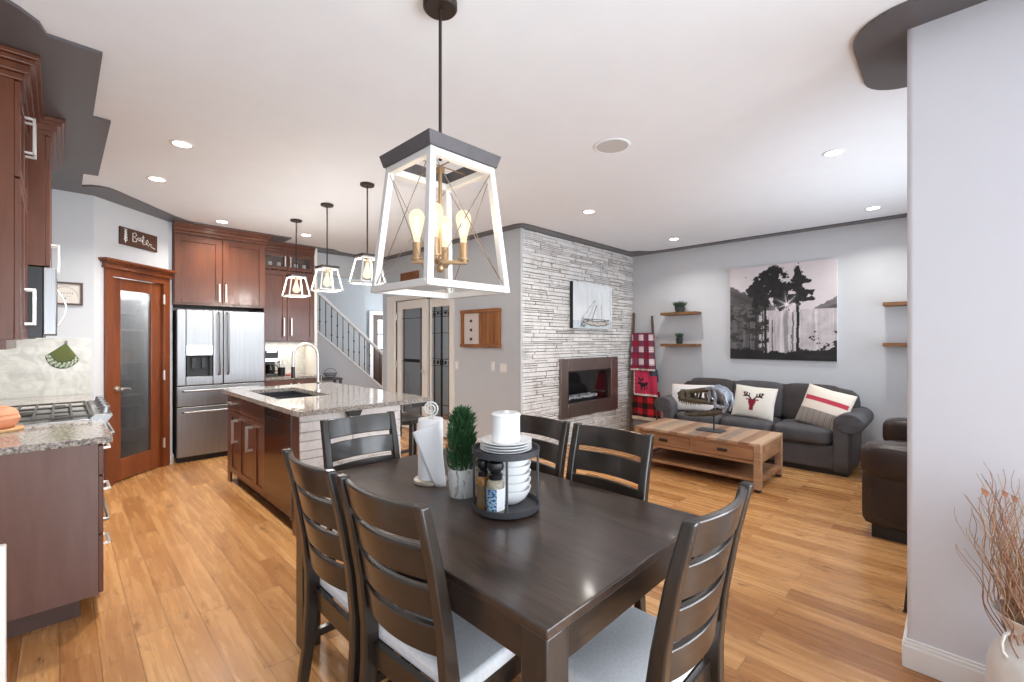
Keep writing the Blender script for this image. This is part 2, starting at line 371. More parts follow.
# left wall with the side window of the nook (behind the camera)
struct(B().box(-.6, -.5, .3, 5.8, 0, H).box(-.6, -.5, -2.1, -1.4, 0, H).box(-.6, -.5, -1.4, .3, 0, .75).box(-.6, -.5, -1.4, .3, 2.25, H).build('wall_left', 'wall'))
struct(B().box(-.6, -.05, -2.1, -2, 0, H).box(2.25, 2.6, -2.1, -2, 0, H).box(-.05, 2.25, -2.1, -2, 2.3, H).box(-.05, 2.25, -2.1, -2, 0, .12).build('wall_back', 'wall'))
def window(name, x0, x1, z0, z1, y, d=.08, axis='x', mull=1):
    b = B(); f = .05
    def bx(a0, a1, c0, c1):
        if axis == 'x': b.box(a0, a1, y, y+d, c0, c1)
        else: b.box(y, y+d, a0, a1, c0, c1)
    bx(x0, x1, z0, z0+f); bx(x0, x1, z1-f, z1); bx(x0, x0+f, z0+f, z1-f); bx(x1-f, x1, z0+f, z1-f)
    for k in range(1, mull+1):
        xm = x0 + (x1-x0)*k/(mull+1); bx(xm-f/2, xm+f/2, z0+f, z1-f)
    return struct(b.build(name, 'trim'))
window('window_1', -.05, 2.25, .12, 2.3, -2.09)
window('window_2', 3.3, 5.9, .85, 2.3, -.69, mull=2)
window('window_3', -1.4, .3, .75, 2.25, -.59, axis='y')
window('window_added', -1.85, -.6, .1, 2.2, 2.66, axis='y')  # unseen opening added for the fill on the end chair
# white stub wall at the right, bullnose corners
bm_ = B().box(2.577, 2.91, -.6, .15, 0, H)
es = [e for e in bm_.m.edges if abs(e.verts[0].co.z - e.verts[1].co.z) > 1 and e.verts[0].co.y > 0]
bmesh.ops.bevel(bm_.m, geom=es, offset=.022, segments=5, affect='EDGES', profile=.5)
struct(bm_.box(2.577, 2.91, -2.0, -1.85, 0, H).box(2.577, 2.91, -1.85, -.6, 2.2, H).box(2.577, 2.91, -1.85, -.6, 0, .1).build('wall_right', 'white_wall'))
struct(B().box(2.91, 3.3, -.7, -.6, 0, H).box(5.9, 6.6, -.7, -.6, 0, H).box(3.3, 5.9, -.7, -.6, 0, .85).box(3.3, 5.9, -.7, -.6, 2.3, H).build('wall_window_side', 'wall'))
struct(B().box(6.5, 6.6, -.7, 10.1, 0, H).build('wall_living', 'wall'))
# chimney breast body behind the ledge stone, with a pocket for the fire
FX0, FX1, FZ0, FZ1 = 4.70, 5.85, .50, 1.03
struct(B().box(3.971, FX0, 3.717, 4.2, 0, H).box(FX1, 6.5, 3.717, 4.2, 0, H).box(FX0, FX1, 3.717, 4.2, 0, FZ0).box(FX0, FX1, 3.717, 4.2, FZ1, H).box(FX0, FX1, 4.15, 4.2, FZ0, FZ1).build('wall_stone_core', 'mortar'))
def ledge(x0, x1, z0, z1, hmin, hmax, lmin, lmax, depth, holes, seed, y0=0, gap=.0045):
    rnd = random.Random(seed); b = B(); z = z0
    while z < z1 - .004:
        h = min(rnd.uniform(hmin, hmax), z1 - z)
        if z1 - z - h < hmin*.6: h = z1 - z
        x = x0
        while x < x1 - .004:
            l = min(rnd.uniform(lmin, lmax), x1 - x)
            if x1 - x - l < lmin*.5: l = x1 - x
            segs = [(x, x+l)]
            for hx0, hx1, hz0, hz1 in holes:
                if z + h > hz0 and z < hz1:
                    ns = []
                    for a, c in segs:
                        if c <= hx0 or a >= hx1: ns.append((a, c))
                        else:
                            if a < hx0: ns.append((a, hx0))
                            if c > hx1: ns.append((hx1, c))
                    segs = ns
            for a, c in segs:
                if c - a < .012: continue
                d = rnd.uniform(.45, 1.0)*depth; g = rnd.uniform(.5, 1.0)*gap; parts = 2 if rnd.random() < .3 and h > hmin*1.3 else 1
                for q in range(parts):
                    za, zb = z + h*q/parts, z + h*(q+1)/parts
                    n0 = len(b.m.verts); b.box(a+g, c-g, y0-d*rnd.uniform(.85, 1), y0, za+g, zb-g)
                    b.m.verts.ensure_lookup_table()
                    for v in list(b.m.verts)[n0:]:
                        if v.co.y < y0 - .001:
                            v.co += Vector((rnd.uniform(-.002, .002), rnd.uniform(-.004, .004), rnd.uniform(-.0025, .0025)))
            x += l
        z += h
    return b
struct(ledge(3.90, 6.498, 0, H-.016, .030, .060, .12, .46, .034, [(4.64, 5.93, .42, 1.11)], 3, 3.716).build('wall_stone', 'stone', bevel=.003, seg=1))
struct(B().box(3.868, 3.899, 3.685, 3.72, 0, H).build('trim_1', 'hall_wall'))
# hall wall with the double door opening
struct(B().box(3.87, 3.97, 3.716, 5.05, 0, H).box(3.87, 3.97, 6.50, 6.93, 0, H).box(3.87, 3.97, 5.05, 6.50, 2.04, H).build('wall_hall', 'hall_wall'))
struct(B().box(3.97, 6.5, 6.83, 6.93, 0, H).build('wall_study', 'hall_wall'))
struct(B().box(2.62, 3.97, 6.93, 7.08, 2.42, H).build('wall_header', 'hall_wall'))
struct(B().box(.9, 2.66, 7.0, 7.1, 0, H).box(2.62, 2.66, 6.655, 7.0, 0, H).build('wall_kitchen', 'casing'))
struct(B().box(-.6, 6.6, 10, 10.1, 0, H).build('wall_far', 'foyer_wall'))
struct(B().box(1.5, 4.70, 9.2, 9.3, 0, H).build('wall_stair', 'foyer_wall'))
struct(B().box(-.5, .224, 5.69, 5.79, 0, H).build('wall_pantry_side', 'wall'))
# angled pantry wall: local x along the wall from (.224,5.69), local y goes back
PM = Matrix.Translation((.224, 5.69, 0)) @ Matrix.Rotation(PI/4, 4, 'Z')
struct(B().box(0, .115, 0, .1, 0, H).box(.89, .972, 0, .1, 0, H).box(.115, .89, 0, .1, 2.09, H).build('wall_pantry', 'wall', mtx=PM))
struct(B().box(.80, .9, 6.33, 7.1, 0, H).build('wall_pantry_back', 'wall'))
struct(B().box(-.6, .9, 7.0, 7.1, 0, H).box(-.6, -.5, 5.79, 7.1, 0, H).build('wall_pantry_rear', 'wall'))
# tile splashback
struct(B().box(-.5, .205, 5.682, 5.69, .915, 1.425).build('trim_2', 'tile'))
struct(B().box(-.5, -.492, 3.13, 5.682, .915, 1.425).build('trim_3', 'tile'))
struct(B().box(1.87, 2.62, 6.992, 7.0, .915, 1.40).build('trim_4', 'tile'))
# dark painted band round the top of the walls
Z0, Z1 = 2.75, 2.766
curve = [(-.30, 2.35), (-.255, 2.50), (-.20, 2.61), (-.157, 2.665), (-.113, 2.70), (-.06, 2.765), (-.04, 2.85)]
left_poly = [(-.5, -2), (-.30, -2)] + curve + [(.142, 2.85), (.141, 3.70), (.222, 3.70), (.222, 4.98), (.135, 5.0), (.135, 5.42)] + \
    [(.19, 5.36), (.25, 5.335), (.315, 5.345), (.37, 5.40), (.43, 5.475), (.855, 6.02), (1.02, 6.185), (1.10, 6.215), (1.45, 6.225), (2.16, 6.235), (2.165, 6.60), (2.90, 6.60), (2.96, 6.66), (3.05, 6.72), (3.26, 6.76), (3.60, 6.76), (3.68, 6.72), (3.735, 6.64)] + \
    [(3.735, 3.75), (3.738, 3.66), (3.752, 3.60), (3.79, 3.555), (3.85, 3.545), (6.12, 3.545), (6.17, 3.50), (6.19, 3.42), (6.25, 3.37), (6.32, 3.33), (6.362, 3.25), (6.37, 3.15), (6.37, -.6), (6.5, -.6), (6.5, 3.69), (3.88, 3.69), (3.88, 6.94), (2.63, 6.94), (2.63, 7.0), (.9, 7.0), (.9, 6.37), (.224, 5.69), (-.5, 5.69)]
struct(B().prism(left_poly, Z0, Z1).build('trim_5', 'band'))
right_poly = [(2.577, -2), (2.382, -2), (2.380, .13)] + arc(2.58, .135, .20, 180, 100, 6) + [(2.60, .337), (2.95, .339)] + arc(2.965, .139, .20, 90, 10, 6) + [(3.165, .13), (3.165, -.6), (2.91, -.6), (2.91, .15), (2.577, .15)]
struct(B().prism(right_poly, Z0, Z1).build('trim_6', 'band'))
# baseboards
def basebd(name, pts, m='trim', h=.125):
    """pts: line on the floor; the board stands on the left side of it"""
    b = B()
    for (x0, y0), (x1, y1) in zip(pts, pts[1:]):
        d = Vector((x1-x0, y1-y0, 0)); L = d.length; ang = math.atan2(d.y, d.x)
        mt = Matrix.Translation((x0, y0, 0)) @ Matrix.Rotation(ang, 4, 'Z')
        b.box(-.014, L+.014, 0, .016, 0, h*.78, mt).box(-.010, L+.010, 0, .012, h*.78, h*.9, mt).box(-.006, L+.006, 0, .008, h*.9, h, mt)
    return struct(b.build(name, m, bevel=.003))
basebd('baseboard_right', [(2.577, -.6), (2.577, .15), (2.91, .15), (2.91, -.6)])
basebd('baseboard_living', [(6.5, 3.68), (6.5, -.6)][::-1])
basebd('baseboard_hall', [(3.87, 3.70), (3.87, 4.97)])
basebd('baseboard_pantry', [(.868, 6.334), (.902, 6.368)][::-1])

# French doors to the study
struct(B().box(3.845, 3.985, 4.96, 5.05, 0, 2.13).box(3.845, 3.985, 6.50, 6.75, 0, 2.13).box(3.845, 3.985, 5.05, 6.50, 2.04, 2.13).build('trim_7', 'casing', bevel=.004))
def leaf(name, wd, hinge, ang, frame, lead):
    """door leaf, local x along the leaf from the hinge, y thickness"""
    d = bpy.data.objects.new(name, None); C.objects.link(d); d['kind'] = 'structure'; d.location = (hinge[0], hinge[1], .012); d.rotation_euler = (0, 0, ang)
    f = frame; b = B().box(0, f, 0, .04, 0, 2.02).box(wd-f, wd, 0, .04, 0, 2.02).box(f, wd-f, 0, .04, 0, .24).box(f, wd-f, 0, .04, 2.02-.13, 2.02)
    b.build('door_leaf', 'casing', d, bevel=.003)
    B().box(f, wd-f, .016, .022, .24, 1.89).build('glass_pane', 'glass', d)
    g = B(); x0, x1 = f, wd-f; xm = (x0+x1)/2
    if lead:
        for x in (x0+.05, xm-.012, xm+.012, x1-.05): g.box(x-.004, x+.004, .012, .026, .24, 1.89)
        for z in (.45, 1.02, 1.12, 1.50, 1.74, 1.82): g.box(x0, x1, .012, .026, z-.004, z+.004)
        for k in range(5): 
            x = x0 + (x1-x0)*(k+.5)/5; g.box(x-.022, x+.022, .012, .027, 1.755 + .02*(k % 2), 1.80 + .01*(k % 2))
            g.box(x-.016, x+.016, .012, .027, 1.045, 1.095)
        g.box(xm-.035, xm+.035, .012, .027, 1.03, 1.11)
    else:
        for x in (x0+.05, x1-.05): g.box(x-.004, x+.004, .012, .026, .24, 1.89)
        for z in (.40, 1.07, 1.74): g.box(x0, x1, .012, .026, z-.004, z+.004)
        g.box(x0+.05, x1-.1, .012, .026, 1.05, 1.10)
    g.build('lead_bars', 'steel_dk', d)
    return d
d1 = leaf('door_1', .86, (3.885, 6.49), -PI/2 - .02, .13, False)
hb = B()
for z in (.25, 1.0, 1.78): hb.cyl((-.005, -.012, z-.05), (-.005, -.012, z+.05), .009)
hb.build('hinge', 'chrome', d1)
kb = B().lathe([(0, 0), (.022, .002), (.026, .012), (.020, .024), (.010, .034), (.010, .05)], n=16)
kb.build('door_knob', 'chrome', d1, mtx=Matrix.Translation((.80, -.05, .93)) @ Matrix.Rotation(-PI/2, 4, 'X'))
d2 = leaf('door_2', .545, (3.905, 5.055), PI/2, .045, True)
d2.location = (3.945, 5.06, .012)

# pantry door
d3 = bpy.data.objects.new('door_3', None); C.objects.link(d3); d3['kind'] = 'structure'; d3.location = (.224, 5.69, 0); d3.rotation_euler = (0, 0, PI/4)
b = B().box(.10, .185, -.022, .10, 0, 2.03).box(.815, .905, -.022, .10, 0, 2.03).box(.10, .905, -.022, .10, 2.03, 2.10)
b.build('door_casing', 'door', d3, bevel=.003)
b = B()
for z0, z1, o in ((2.10, 2.115, .03), (2.115, 2.15, .02), (2.15, 2.165, .045), (2.165, 2.19, .065)): b.box(.10-o*.9, .905+o*.9, -.022-o, .0, z0, z1)
b.build('door_crown', 'door', d3, bevel=.003)
b = B().box(.19, .30, .01, .05, .012, 2.025).box(.68, .81, .01, .05, .012, 2.025).box(.30, .68, .01, .05, .012, .225).box(.30, .68, .01, .05, 1.91, 2.025)
b.build('door_leaf', 'door', d3, bevel=.004)
B().box(.30, .68, .026, .032, .225, 1.91).build('glass_pane', 'reeded', d3)
hb = B()
for z in (.27, 1.02, 1.86): hb.box(.805, .825, -.028, -.018, z-.05, z+.05).cyl((.815, -.03, z-.055), (.815, -.03, z+.055), .007, n=10)
hb.build('hinge', 'chrome', d3)
b = B().cyl((.245, .012, .93), (.245, -.008, .93), .026).cyl((.245, -.008, .93), (.245, -.05, .93), .010).tube([(.245, -.05, .93), (.28, -.052, .93), (.335, -.05, .925), (.35, -.048, .915)], [.010, .009, .008, .006], 10)
b.build('door_handle', 'chrome', d3)
# pantry interior: shelves and stores seen blurred through the reeded glass
pshelf = thing('pantry_shelves', 'white pantry shelves of stores seen blurred through the reeded door glass', 'shelves', (.224, 5.69, 0), PI/4)
for z in (.42, .80, 1.16, 1.52, 1.86): B().box(.05, .90, .36, .62, z-.012, z+.012).build('shelf_board', 'trim', pshelf)
B().box(.03, .05, .36, .62, .02, 2.0).box(.90, .92, .36, .62, .02, 2.0).box(.03, .92, .62, .635, .02, 2.0).box(.05, .90, .36, .62, .02, .04).build('shelf_sides', 'trim', pshelf)
rs = random.Random(5)
for z in (.04, .432, .812, 1.172, 1.532):
    b = B(); x = .09
    while x < .82:
        wd = rs.uniform(.05, .12); hh = rs.uniform(.10, .24); b.box(x, x+wd, .40, .56, z, z+hh); x += wd + rs.uniform(.01, .04)
    o = b.build('pantry_stores', random.Random(z*100).choice(['tallow', 'charpot', 'cream_cloth', 'slate']), pshelf); o['kind'] = 'stuff'
# front door at the far end of the entry
d4 = bpy.data.objects.new('door_4', None); C.objects.link(d4); d4['kind'] = 'structure'; d4.location = (5.30, 9.97, 0)
B().box(-.09, 0, -.03, .03, 0, 2.10).box(.95, 1.04, -.03, .03, 0, 2.10).box(0, .95, -.03, .03, 2.02, 2.10).build('door_casing', 'trim', d4)
B().box(.0, .95, -.02, .02, .01, 1.20).box(0, .13, -.02, .02, 1.2, 2.02).box(.82, .95, -.02, .02, 1.2, 2.02).box(.13, .82, -.02, .02, 1.90, 2.02).build('door_leaf', wood('dark_front_door', S(48, 30, 22), S(78, 48, 34), .4), d4)
day = emit('daylit_glass', S(225, 235, 245), 1.6)
B().box(.13, .82, -.005, .005, 1.2, 1.90).build('glass_pane', day, d4)
B().box(.13, .82, -.015, .015, 1.53, 1.57).box(.34, .37, -.015, .015, 1.2, 1.9).box(.58, .61, -.015, .015, 1.2, 1.9).build('glazing_bars', 'dark', d4)

# ------------------------------------------------------------------ dining table and chairs
T = thing('dining_table', 'rectangular espresso wood dining table with square legs', 'table', (1.218, 1.415, 0))
hx, hy = .45, .765
B().box(-hx, hx, -hy, hy, .733, .76).build('tabletop', 'tabletop', T, bevel=.004)
B().box(-hx+.012, hx-.012, -hy+.012, -hy+.032, .645, .733).box(-hx+.012, hx-.012, hy-.032, hy-.012, .645, .733).box(-hx+.012, -hx+.032, -hy+.03, hy-.03, .645, .733).box(hx-.032, hx-.012, -hy+.03, hy-.03, .645, .733).build('apron', 'darkx', T)
for sx in (-1, 1):
    for sy in (-1, 1):
        x, y = sx*(hx-.045), sy*(hy-.045)
        B().box(x-.041, x+.041, y-.041, y+.041, 0, .733).build('leg', 'dark', T, bevel=.004)

CH = thing('dining_chair', 'espresso ladder-back dining chair on the left long side of the table, nearest the camera', 'chair', (0, 0, 0), 0, 'dining chairs around the table')
# local: seat faces +y, origin on the floor under the seat centre
SW, SD = .44, .42
b = B(); n = 14
for k in range(1):
    b.box(-SW/2+.008, SW/2-.008, -SD/2+.024, SD/2-.004, .405, .455)
cush = b.build('seat', 'seat', CH, bevel=.016, seg=3)
b = B().box(-SW/2+.01, SW/2-.01, SD/2-.03, SD/2-.01, .34, .405).box(-SW/2+.012, -SW/2+.032, -SD/2+.03, SD/2-.02, .34, .405).box(SW/2-.032, SW/2-.012, -SD/2+.03, SD/2-.02, .34, .405).box(-SW/2+.03, SW/2-.03, -SD/2+.0, -SD/2+.02, .34, .415)
b.build('seat_frame', 'darkx', CH, bevel=.002)
for sx in (-1, 1):
    x = sx*(SW/2-.022)
    # rear leg and back post in one piece: kicks back below and leans back above the seat
    prof = [(-SD/2-.045, 0), (-SD/2-.018, .18), (-SD/2-.002, .36), (-SD/2-.002, .48), (-SD/2-.022, .64), (-SD/2-.056, .82), (-SD/2-.098, .985)]
    wd = [.036, .042, .052, .052, .044, .040, .034]
    b = B(); rings = []
    for (y, z), t in zip(prof, wd): rings.append([b.m.verts.new((x+dx, y+dy, z)) for dx, dy in ((-.0185, -t/2), (.0185, -t/2), (.0185, t/2), (-.0185, t/2))])
    for a, c in zip(rings, rings[1:]):
        for j in range(4): b.m.faces.new((a[j], a[(j+1) % 4], c[(j+1) % 4], c[j]))
    b.m.faces.new(rings[0][::-1]); b.m.faces.new(rings[-1])
    b.build('leg', 'dark', CH, bevel=.007, seg=3, angle=25)
    b = B(); y = SD/2-.024; rings = []
    for z, t in ((0, .034), (.30, .042), (.405, .044)): rings.append([b.m.verts.new((x+dx*t, y+dy*t, z)) for dx, dy in ((-.5, -.5), (.5, -.5), (.5, .5), (-.5, .5))])
    for a, c in zip(rings, rings[1:]):
        for j in range(4): b.m.faces.new((a[j], a[(j+1) % 4], c[(j+1) % 4], c[j]))
    b.m.faces.new(rings[0][::-1]); b.m.faces.new(rings[-1])
    b.build('leg', 'dark', CH, bevel=.003)
def post_y(z):
    P_ = [(-.0, .36), (-.002, .48), (-.022, .64), (-.056, .82), (-.098, .985)]
    for (a, za), (c, zc) in zip(P_, P_[1:]):
        if z <= zc: return -SD/2 + a + (c-a)*(z-za)/(zc-za)
    return -SD/2 - .098
for zc, h in ((.930, .100), (.812, .096), (.696, .094), (.584, .090)):
    pts = []
    for k in range(13):
        u = -1 + 2*k/12; pts.append((u*(SW/2-.036), post_y(zc) - .034*(1-u*u) + .004, zc))
    lean = (0, (post_y(zc+.03)-post_y(zc-.03))/.06, 1)
    B().strip(pts, Vector(lean).normalized(), h, .019).build('slat', 'darkx', CH, bevel=.004)
b = B()
for sx in (-1, 1): b.box(sx*(SW/2-.022)-.010, sx*(SW/2-.022)+.010, -SD/2+.0, SD/2-.03, .205, .235)
b.box(-SW/2+.03, SW/2-.03, -.010, .010, .208, .232); b.build('stretcher', 'darkx', CH)
CH.location = (.947, 1.195, 0); CH.rotation_euler = (0, 0, -PI/2 + .07)
G = 'dining chairs around the table'
dup(CH, (.93, 1.65, 0), -PI/2, 'espresso ladder-back dining chair on the left long side of the table, nearer the kitchen island', G)
dup(CH, (1.565, 1.18, 0), PI/2, 'espresso ladder-back dining chair on the fireplace side of the table, nearer the coffee table', G)
dup(CH, (1.565, 1.65, 0), PI/2, 'espresso ladder-back dining chair on the fireplace side of the table, behind the tiered tray', G)
dup(CH, (1.245, .75, 0), 0, 'espresso ladder-back dining chair at the near short end of the table, back towards the camera', G)
dup(CH, (1.19, 2.085, 0), PI, 'espresso ladder-back dining chair at the far short end, before the stone island end', G)

# ------------------------------------------------------------------ things on the table
PT = thing('paper_towel_holder', 'paper towel roll on a wooden-base stand with spiral wire top', 'paper towel holder', (1.20, 1.715, .76))
B().lathe([(0, 0), (.075, 0), (.078, .006), (.076, .016), (.070, .02), (0, .02)]).build('base', mat('grey_beige_base', S(172, 160, 146), .4, .3, var=.05), PT)
B().lathe([(.018, .02), (.056, .02), (.057, .025), (.057, .285), (.055, .29), (.018, .29), (.018, .02)], n=40).build('paper_roll', 'paper', PT)
b = B().cyl((0, 0, .02), (0, 0, .30), .006, n=10); pts = []
for k in range(60):
    a = k/59*2.2*2*PI; r = .036 - .028*k/59; pts.append((0 + r*math.cos(a-PI/2)*.707, -r*math.cos(a-PI/2)*.707, .335 + r*math.sin(a-PI/2)))
b.tube(pts, .004, 6); b.build('spiral_finial', 'whitemetal', PT)
# loose end of the roll hanging out towards the camera
b = B(); nx, nz = 10, 14; grid = []
ev = Vector((.70, -.71, 0)); en = Vector((-.71, -.70, 0))
for i in range(nz):
    v = i/(nz-1); row = []
    for j in range(nx):
        u = j/(nx-1)
        l_ = -.070 + .105*v**1.1; r_ = .052 + .032*v; sx = l_ + (r_-l_)*u
        zt_ = .238 + .050*u; z = zt_*(1-v) + .004*v
        off = .060 + .010*math.sin(u*3) + .022*v*(1-.4*u)
        p = ev*sx + en*off; row.append(b.m.verts.new((p.x, p.y, max(.004, z))))
    grid.append(row)
for i in range(nz-1):
    for j in range(nx-1): b.m.faces.new((grid[i][j], grid[i][j+1], grid[i+1][j+1], grid[i+1][j]))
o = b.build('loose_sheet', 'paper', PT); md = o.modifiers.new('solid', 'SOLIDIFY'); md.thickness = .0015

PP = thing('potted_plant', 'small upright evergreen plant in a white birch-print pot on the dining table', 'plant', (1.187, 1.471, .76))
B().lathe([(0, 0), (.050, 0), (.053, .006), (.059, .118), (.056, .118), (.051, .10), (0, .098)], n=36).build('pot', 'birch', PP)
b = B(); rp = random.Random(11)
for k in range(2100):
    t = rp.random()**.85; z = .10 + t*.25; r = (.056*(1-.35*t) + .006)*rp.uniform(.25, 1); a = rp.uniform(0, 2*PI)
    if t > .9: r *= .55
    p = Vector((r*math.cos(a), r*math.sin(a), z)); d = Vector((math.cos(a)*.6, math.sin(a)*.6, 1.0)) + Vector((rp.uniform(-.4, .4), rp.uniform(-.4, .4), 0)); d.normalize()
    L = rp.uniform(.022, .042); sd = d.cross(Vector((rp.uniform(-1, 1), rp.uniform(-1, 1), .1))).normalized()*.0028; m_ = p + d*L*.5; up2 = d.cross(sd).normalized()*.0018
    vs_ = [b.m.verts.new(q) for q in (p, m_+sd, p+d*L, m_-sd, m_+up2)]
    for f in ((0, 1, 4), (1, 2, 4), (2, 3, 4), (3, 0, 4), (0, 3, 2, 1)): b.m.faces.new([vs_[i] for i in f])
b.tube([(0, 0, .09), (0, 0, .32)], [.008, .002], 6); b.build('foliage', 'leaf', PP)

TT = thing('tiered_tray', 'round two-tier grey metal tray on the dining table', 'tray', (1.215, 1.236, .76))
def tray(b, z): b.lathe([(0, z), (.124, z), (.128, z+.003), (.131, z+.026), (.127, z+.026), (.122, z+.008), (0, z+.008)], n=48)
b = B(); tray(b, .004); b.build('lower_tray', 'slate', TT)
b = B(); tray(b, .212); b.build('upper_tray', 'slate', TT)
b = B()
for a in (225, 45, 135, 315):
    x, y = .1235*math.cos(math.radians(a+2)), .1235*math.sin(math.radians(a+2)); b.cyl((x, y, .01), (x, y, .216), .0048, n=10)
b.build('posts', 'slate', TT)
tag(TT, 'round two-tier grey metal tray on the dining table', 'tray')
GP = 'white plates on the tray'
for k in range(4):
    p = B().lathe([(0, 0), (.060, 0), (.072, .004), (.098, .013), (.1, .016), (.097, .0165), (.070, .008), (.058, .005), (0, .005)], n=48).build('plate', 'white', loc=(1.215, 1.236, .9805 + .0105*k))
    tag(p, ['lowest of the white plates stacked on the upper tier of the tray', 'second white plate from the bottom of the stack on the tray', 'third white plate from the bottom of the stack on the tray', 'topmost white plate, right under the white canister'][k], 'plate', GP)
cn = thing('canister', 'white lidded ceramic canister on the stacked plates', 'canister', (1.215, 1.236, 1.0175))
B().lathe([(0, 0), (.052, 0), (.055, .004), (.054, .10), (.0, .10)], n=40).build('body', 'white', cn)
B().lathe([(0, .10), (.056, .10), (.057, .106), (.05, .113), (.012, .115), (.010, .120), (0, .121)], n=40).build('lid', 'white', cn)
GB = 'white bowls stacked on the lower tier'
lb = ['bottom', 'second', 'third', 'fourth', 'top']
for k in range(5):
    o = B().lathe([(0, 0), (.038, 0), (.044, .004), (.066, .022), (.082, .048), (.086, .062), (.082, .062), (.062, .026), (.040, .010), (0, .009)], n=44).build('bowl', 'white', loc=(1.249, 1.252, .7725 + .0315*k))
    tag(o, f'{["bottom", "second lowest", "middle", "second highest", "topmost"][k]} white bowl of the stack inside the two-tier tray', 'bowl', GB)
def bottle(loc, label, body_m, lab_m, s=1, h=1):
    t = thing('grinder_bottle', label, 'bottle', loc, math.radians(-45)); t.scale = (s, s, h)
    B().lathe([(0, 0), (.021, 0), (.024, .003), (.024, .094), (.020, .106), (.016, .110), (0, .110)], n=28).build('glass_body', body_m, t)
    B().lathe([(.0243, .012), (.0247, .012), (.0247, .082), (.0243, .082)], n=28).build('label', lab_m, t)
    B().lathe([(0, .108), (.018, .108), (.019, .124), (.014, .129), (.015, .134), (.021, .140), (.023, .152), (.020, .162), (.010, .166), (0, .166)], n=24).build('grinder_top', 'blackplastic', t)
    return t
bl = mat('clear_bottle', S(150, 140, 122), .12, var=.25, vscale=120)
def m_label():
    k = N('blue_white_label'); co = k.coord('Object'); sx = k.n('ShaderNodeSeparateXYZ'); k.l(co, sx.inputs[0])
    a = k.n('ShaderNodeMath', operation='GREATER_THAN', i_1=.004); k.l(sx.outputs['X'], a.inputs[0])
    wv = k.n('ShaderNodeTexNoise', i_Scale=160, i_Detail=1); k.l(co, wv.inputs['Vector'])
    bl_ = k.ramp(wv.outputs[0], [(.45, S(34, 74, 112)), (.55, S(150, 180, 204))])
    m = k.n('ShaderNodeMix', data_type='RGBA'); k.l(a.outputs[0], m.inputs[0]); k.l(bl_, m.inputs[6]); m.inputs[7].default_value = S(236, 236, 238)
    k.l(m.outputs[2], k.b.inputs['Base Color']); k.b.inputs['Roughness'].default_value = .4; return k.m
M['label'] = m_label()
bottle((1.137, 1.212, .7725), 'seasoning bottle with blue and white label and black top on the tray', bl, 'label', 1.4, 1.14)
bottle((1.134, 1.278, .7725), 'amber spice bottle with black top, half behind the labelled bottle', mat('amber_bottle', S(140, 96, 44), .15, var=.3, vscale=90), mat('amber_label', S(112, 92, 66), .5, var=.3, vscale=60), 1.0, 1.12)

# ------------------------------------------------------------------ chandelier and pendants
def cage(root, ht, hb, z0, z1, cap_h, pw, wires, capm='greytop'):
    """open trapezoid lantern: half size ht on top (z1) and hb at the bottom (z0)"""
    zt = z1 - cap_h
    b = B(); r = []
    for hh, z in ((ht+.004, zt), (ht+.016*ht/.158, z1)): r.append([b.m.verts.new((sx*hh, sy*hh, z)) for sx, sy in ((-1,-1),(1,-1),(1,1),(-1,1))])
    r2 = []
    for hh, z in ((ht-.028*ht/.17, z1), (ht-.028*ht/.17, zt)): r2.append([b.m.verts.new((sx*hh, sy*hh, z)) for sx, sy in ((-1,-1),(1,-1),(1,1),(-1,1))])
    rr = r + r2
    for q in range(4):
        a, c = rr[q], rr[(q+1) % 4]
        for j in range(4): b.m.faces.new((a[j], a[(j+1) % 4], c[(j+1) % 4], c[j]))
    b.build('top_frame', capm, root, bevel=.002)
    b = B(); e = pw/2
    for sx in (-1, 1):
        for sy in (-1, 1): b.strip([(sx*(ht-e-.004), sy*(ht-e-.004), zt), (sx*(hb-e), sy*(hb-e), z0)], (sx, 0, .2), pw, pw)
    for hh, z in ((ht-e-.004, zt-e), (hb-e, z0+e)):
        for sgn in (-1, 1):
            b.bar((-hh, sgn*hh, z), (hh, sgn*hh, z), pw, pw); b.bar((sgn*hh, -hh, z), (sgn*hh, hh, z), pw, pw)
    b.build('frame', 'whitewood', root, bevel=.002)
    if wires:
        for k in range(4):
            b = B(); R = Matrix.Rotation(k*PI/2, 3, 'Z')
            for sgn in (-1, 1): b.cyl(R @ Vector((sgn*(ht-.012), -ht+.012, zt-.012)), R @ Vector((-sgn*(hb-.012), -hb+.012, z0+.012)), .0017, n=6)
            b.build('cross_wire', M['wire'], root)
def bulb(root, loc, L=.115, r=.030, up=True, watts=1.2):
    s_ = 1 if up else -1
    q = L/.135; e = r/.032
    prof = [(.012, 0), (.013*e, .014*q), (.0185*e, .040*q), (.027*e, .072*q), (.0315*e, .094*q), (.0305*e, .108*q), (.024*e, .122*q), (.013*e, .131*q), (0, .1345*q)]
    mt = Matrix.Translation(loc) @ (Matrix.Identity(4) if up else Matrix.Rotation(PI, 4, 'X'))
    o = B().lathe(prof, n=20).build('bulb', 'bulb', root, mtx=mt)
    f = B()
    for k in range(4): a = PI/4 + k*PI/2; f.cyl((.004*math.cos(a), .004*math.sin(a), .03*q), (.009*math.cos(a+.5), .009*math.sin(a+.5), .100*q), .0016, n=5)
    f.build('filament', 'filament', o, mtx=mt)
    ld = bpy.data.lights.new('bulb_light', 'POINT'); ld.energy = watts; ld.color = (1, .88, .70) if up else (1, .95, .88); ld.shadow_soft_size = .025 if up else .085
    lo = bpy.data.objects.new('bulb_light', ld); C.objects.link(lo); lo.parent = o; lo.location = mt @ Vector((0, 0, .085*q))
    return o
LX, LY = 1.075, 1.47
CL = thing('chandelier', 'large white-washed open lantern chandelier with four bulbs over the dining table', 'chandelier', (LX, LY, 0))
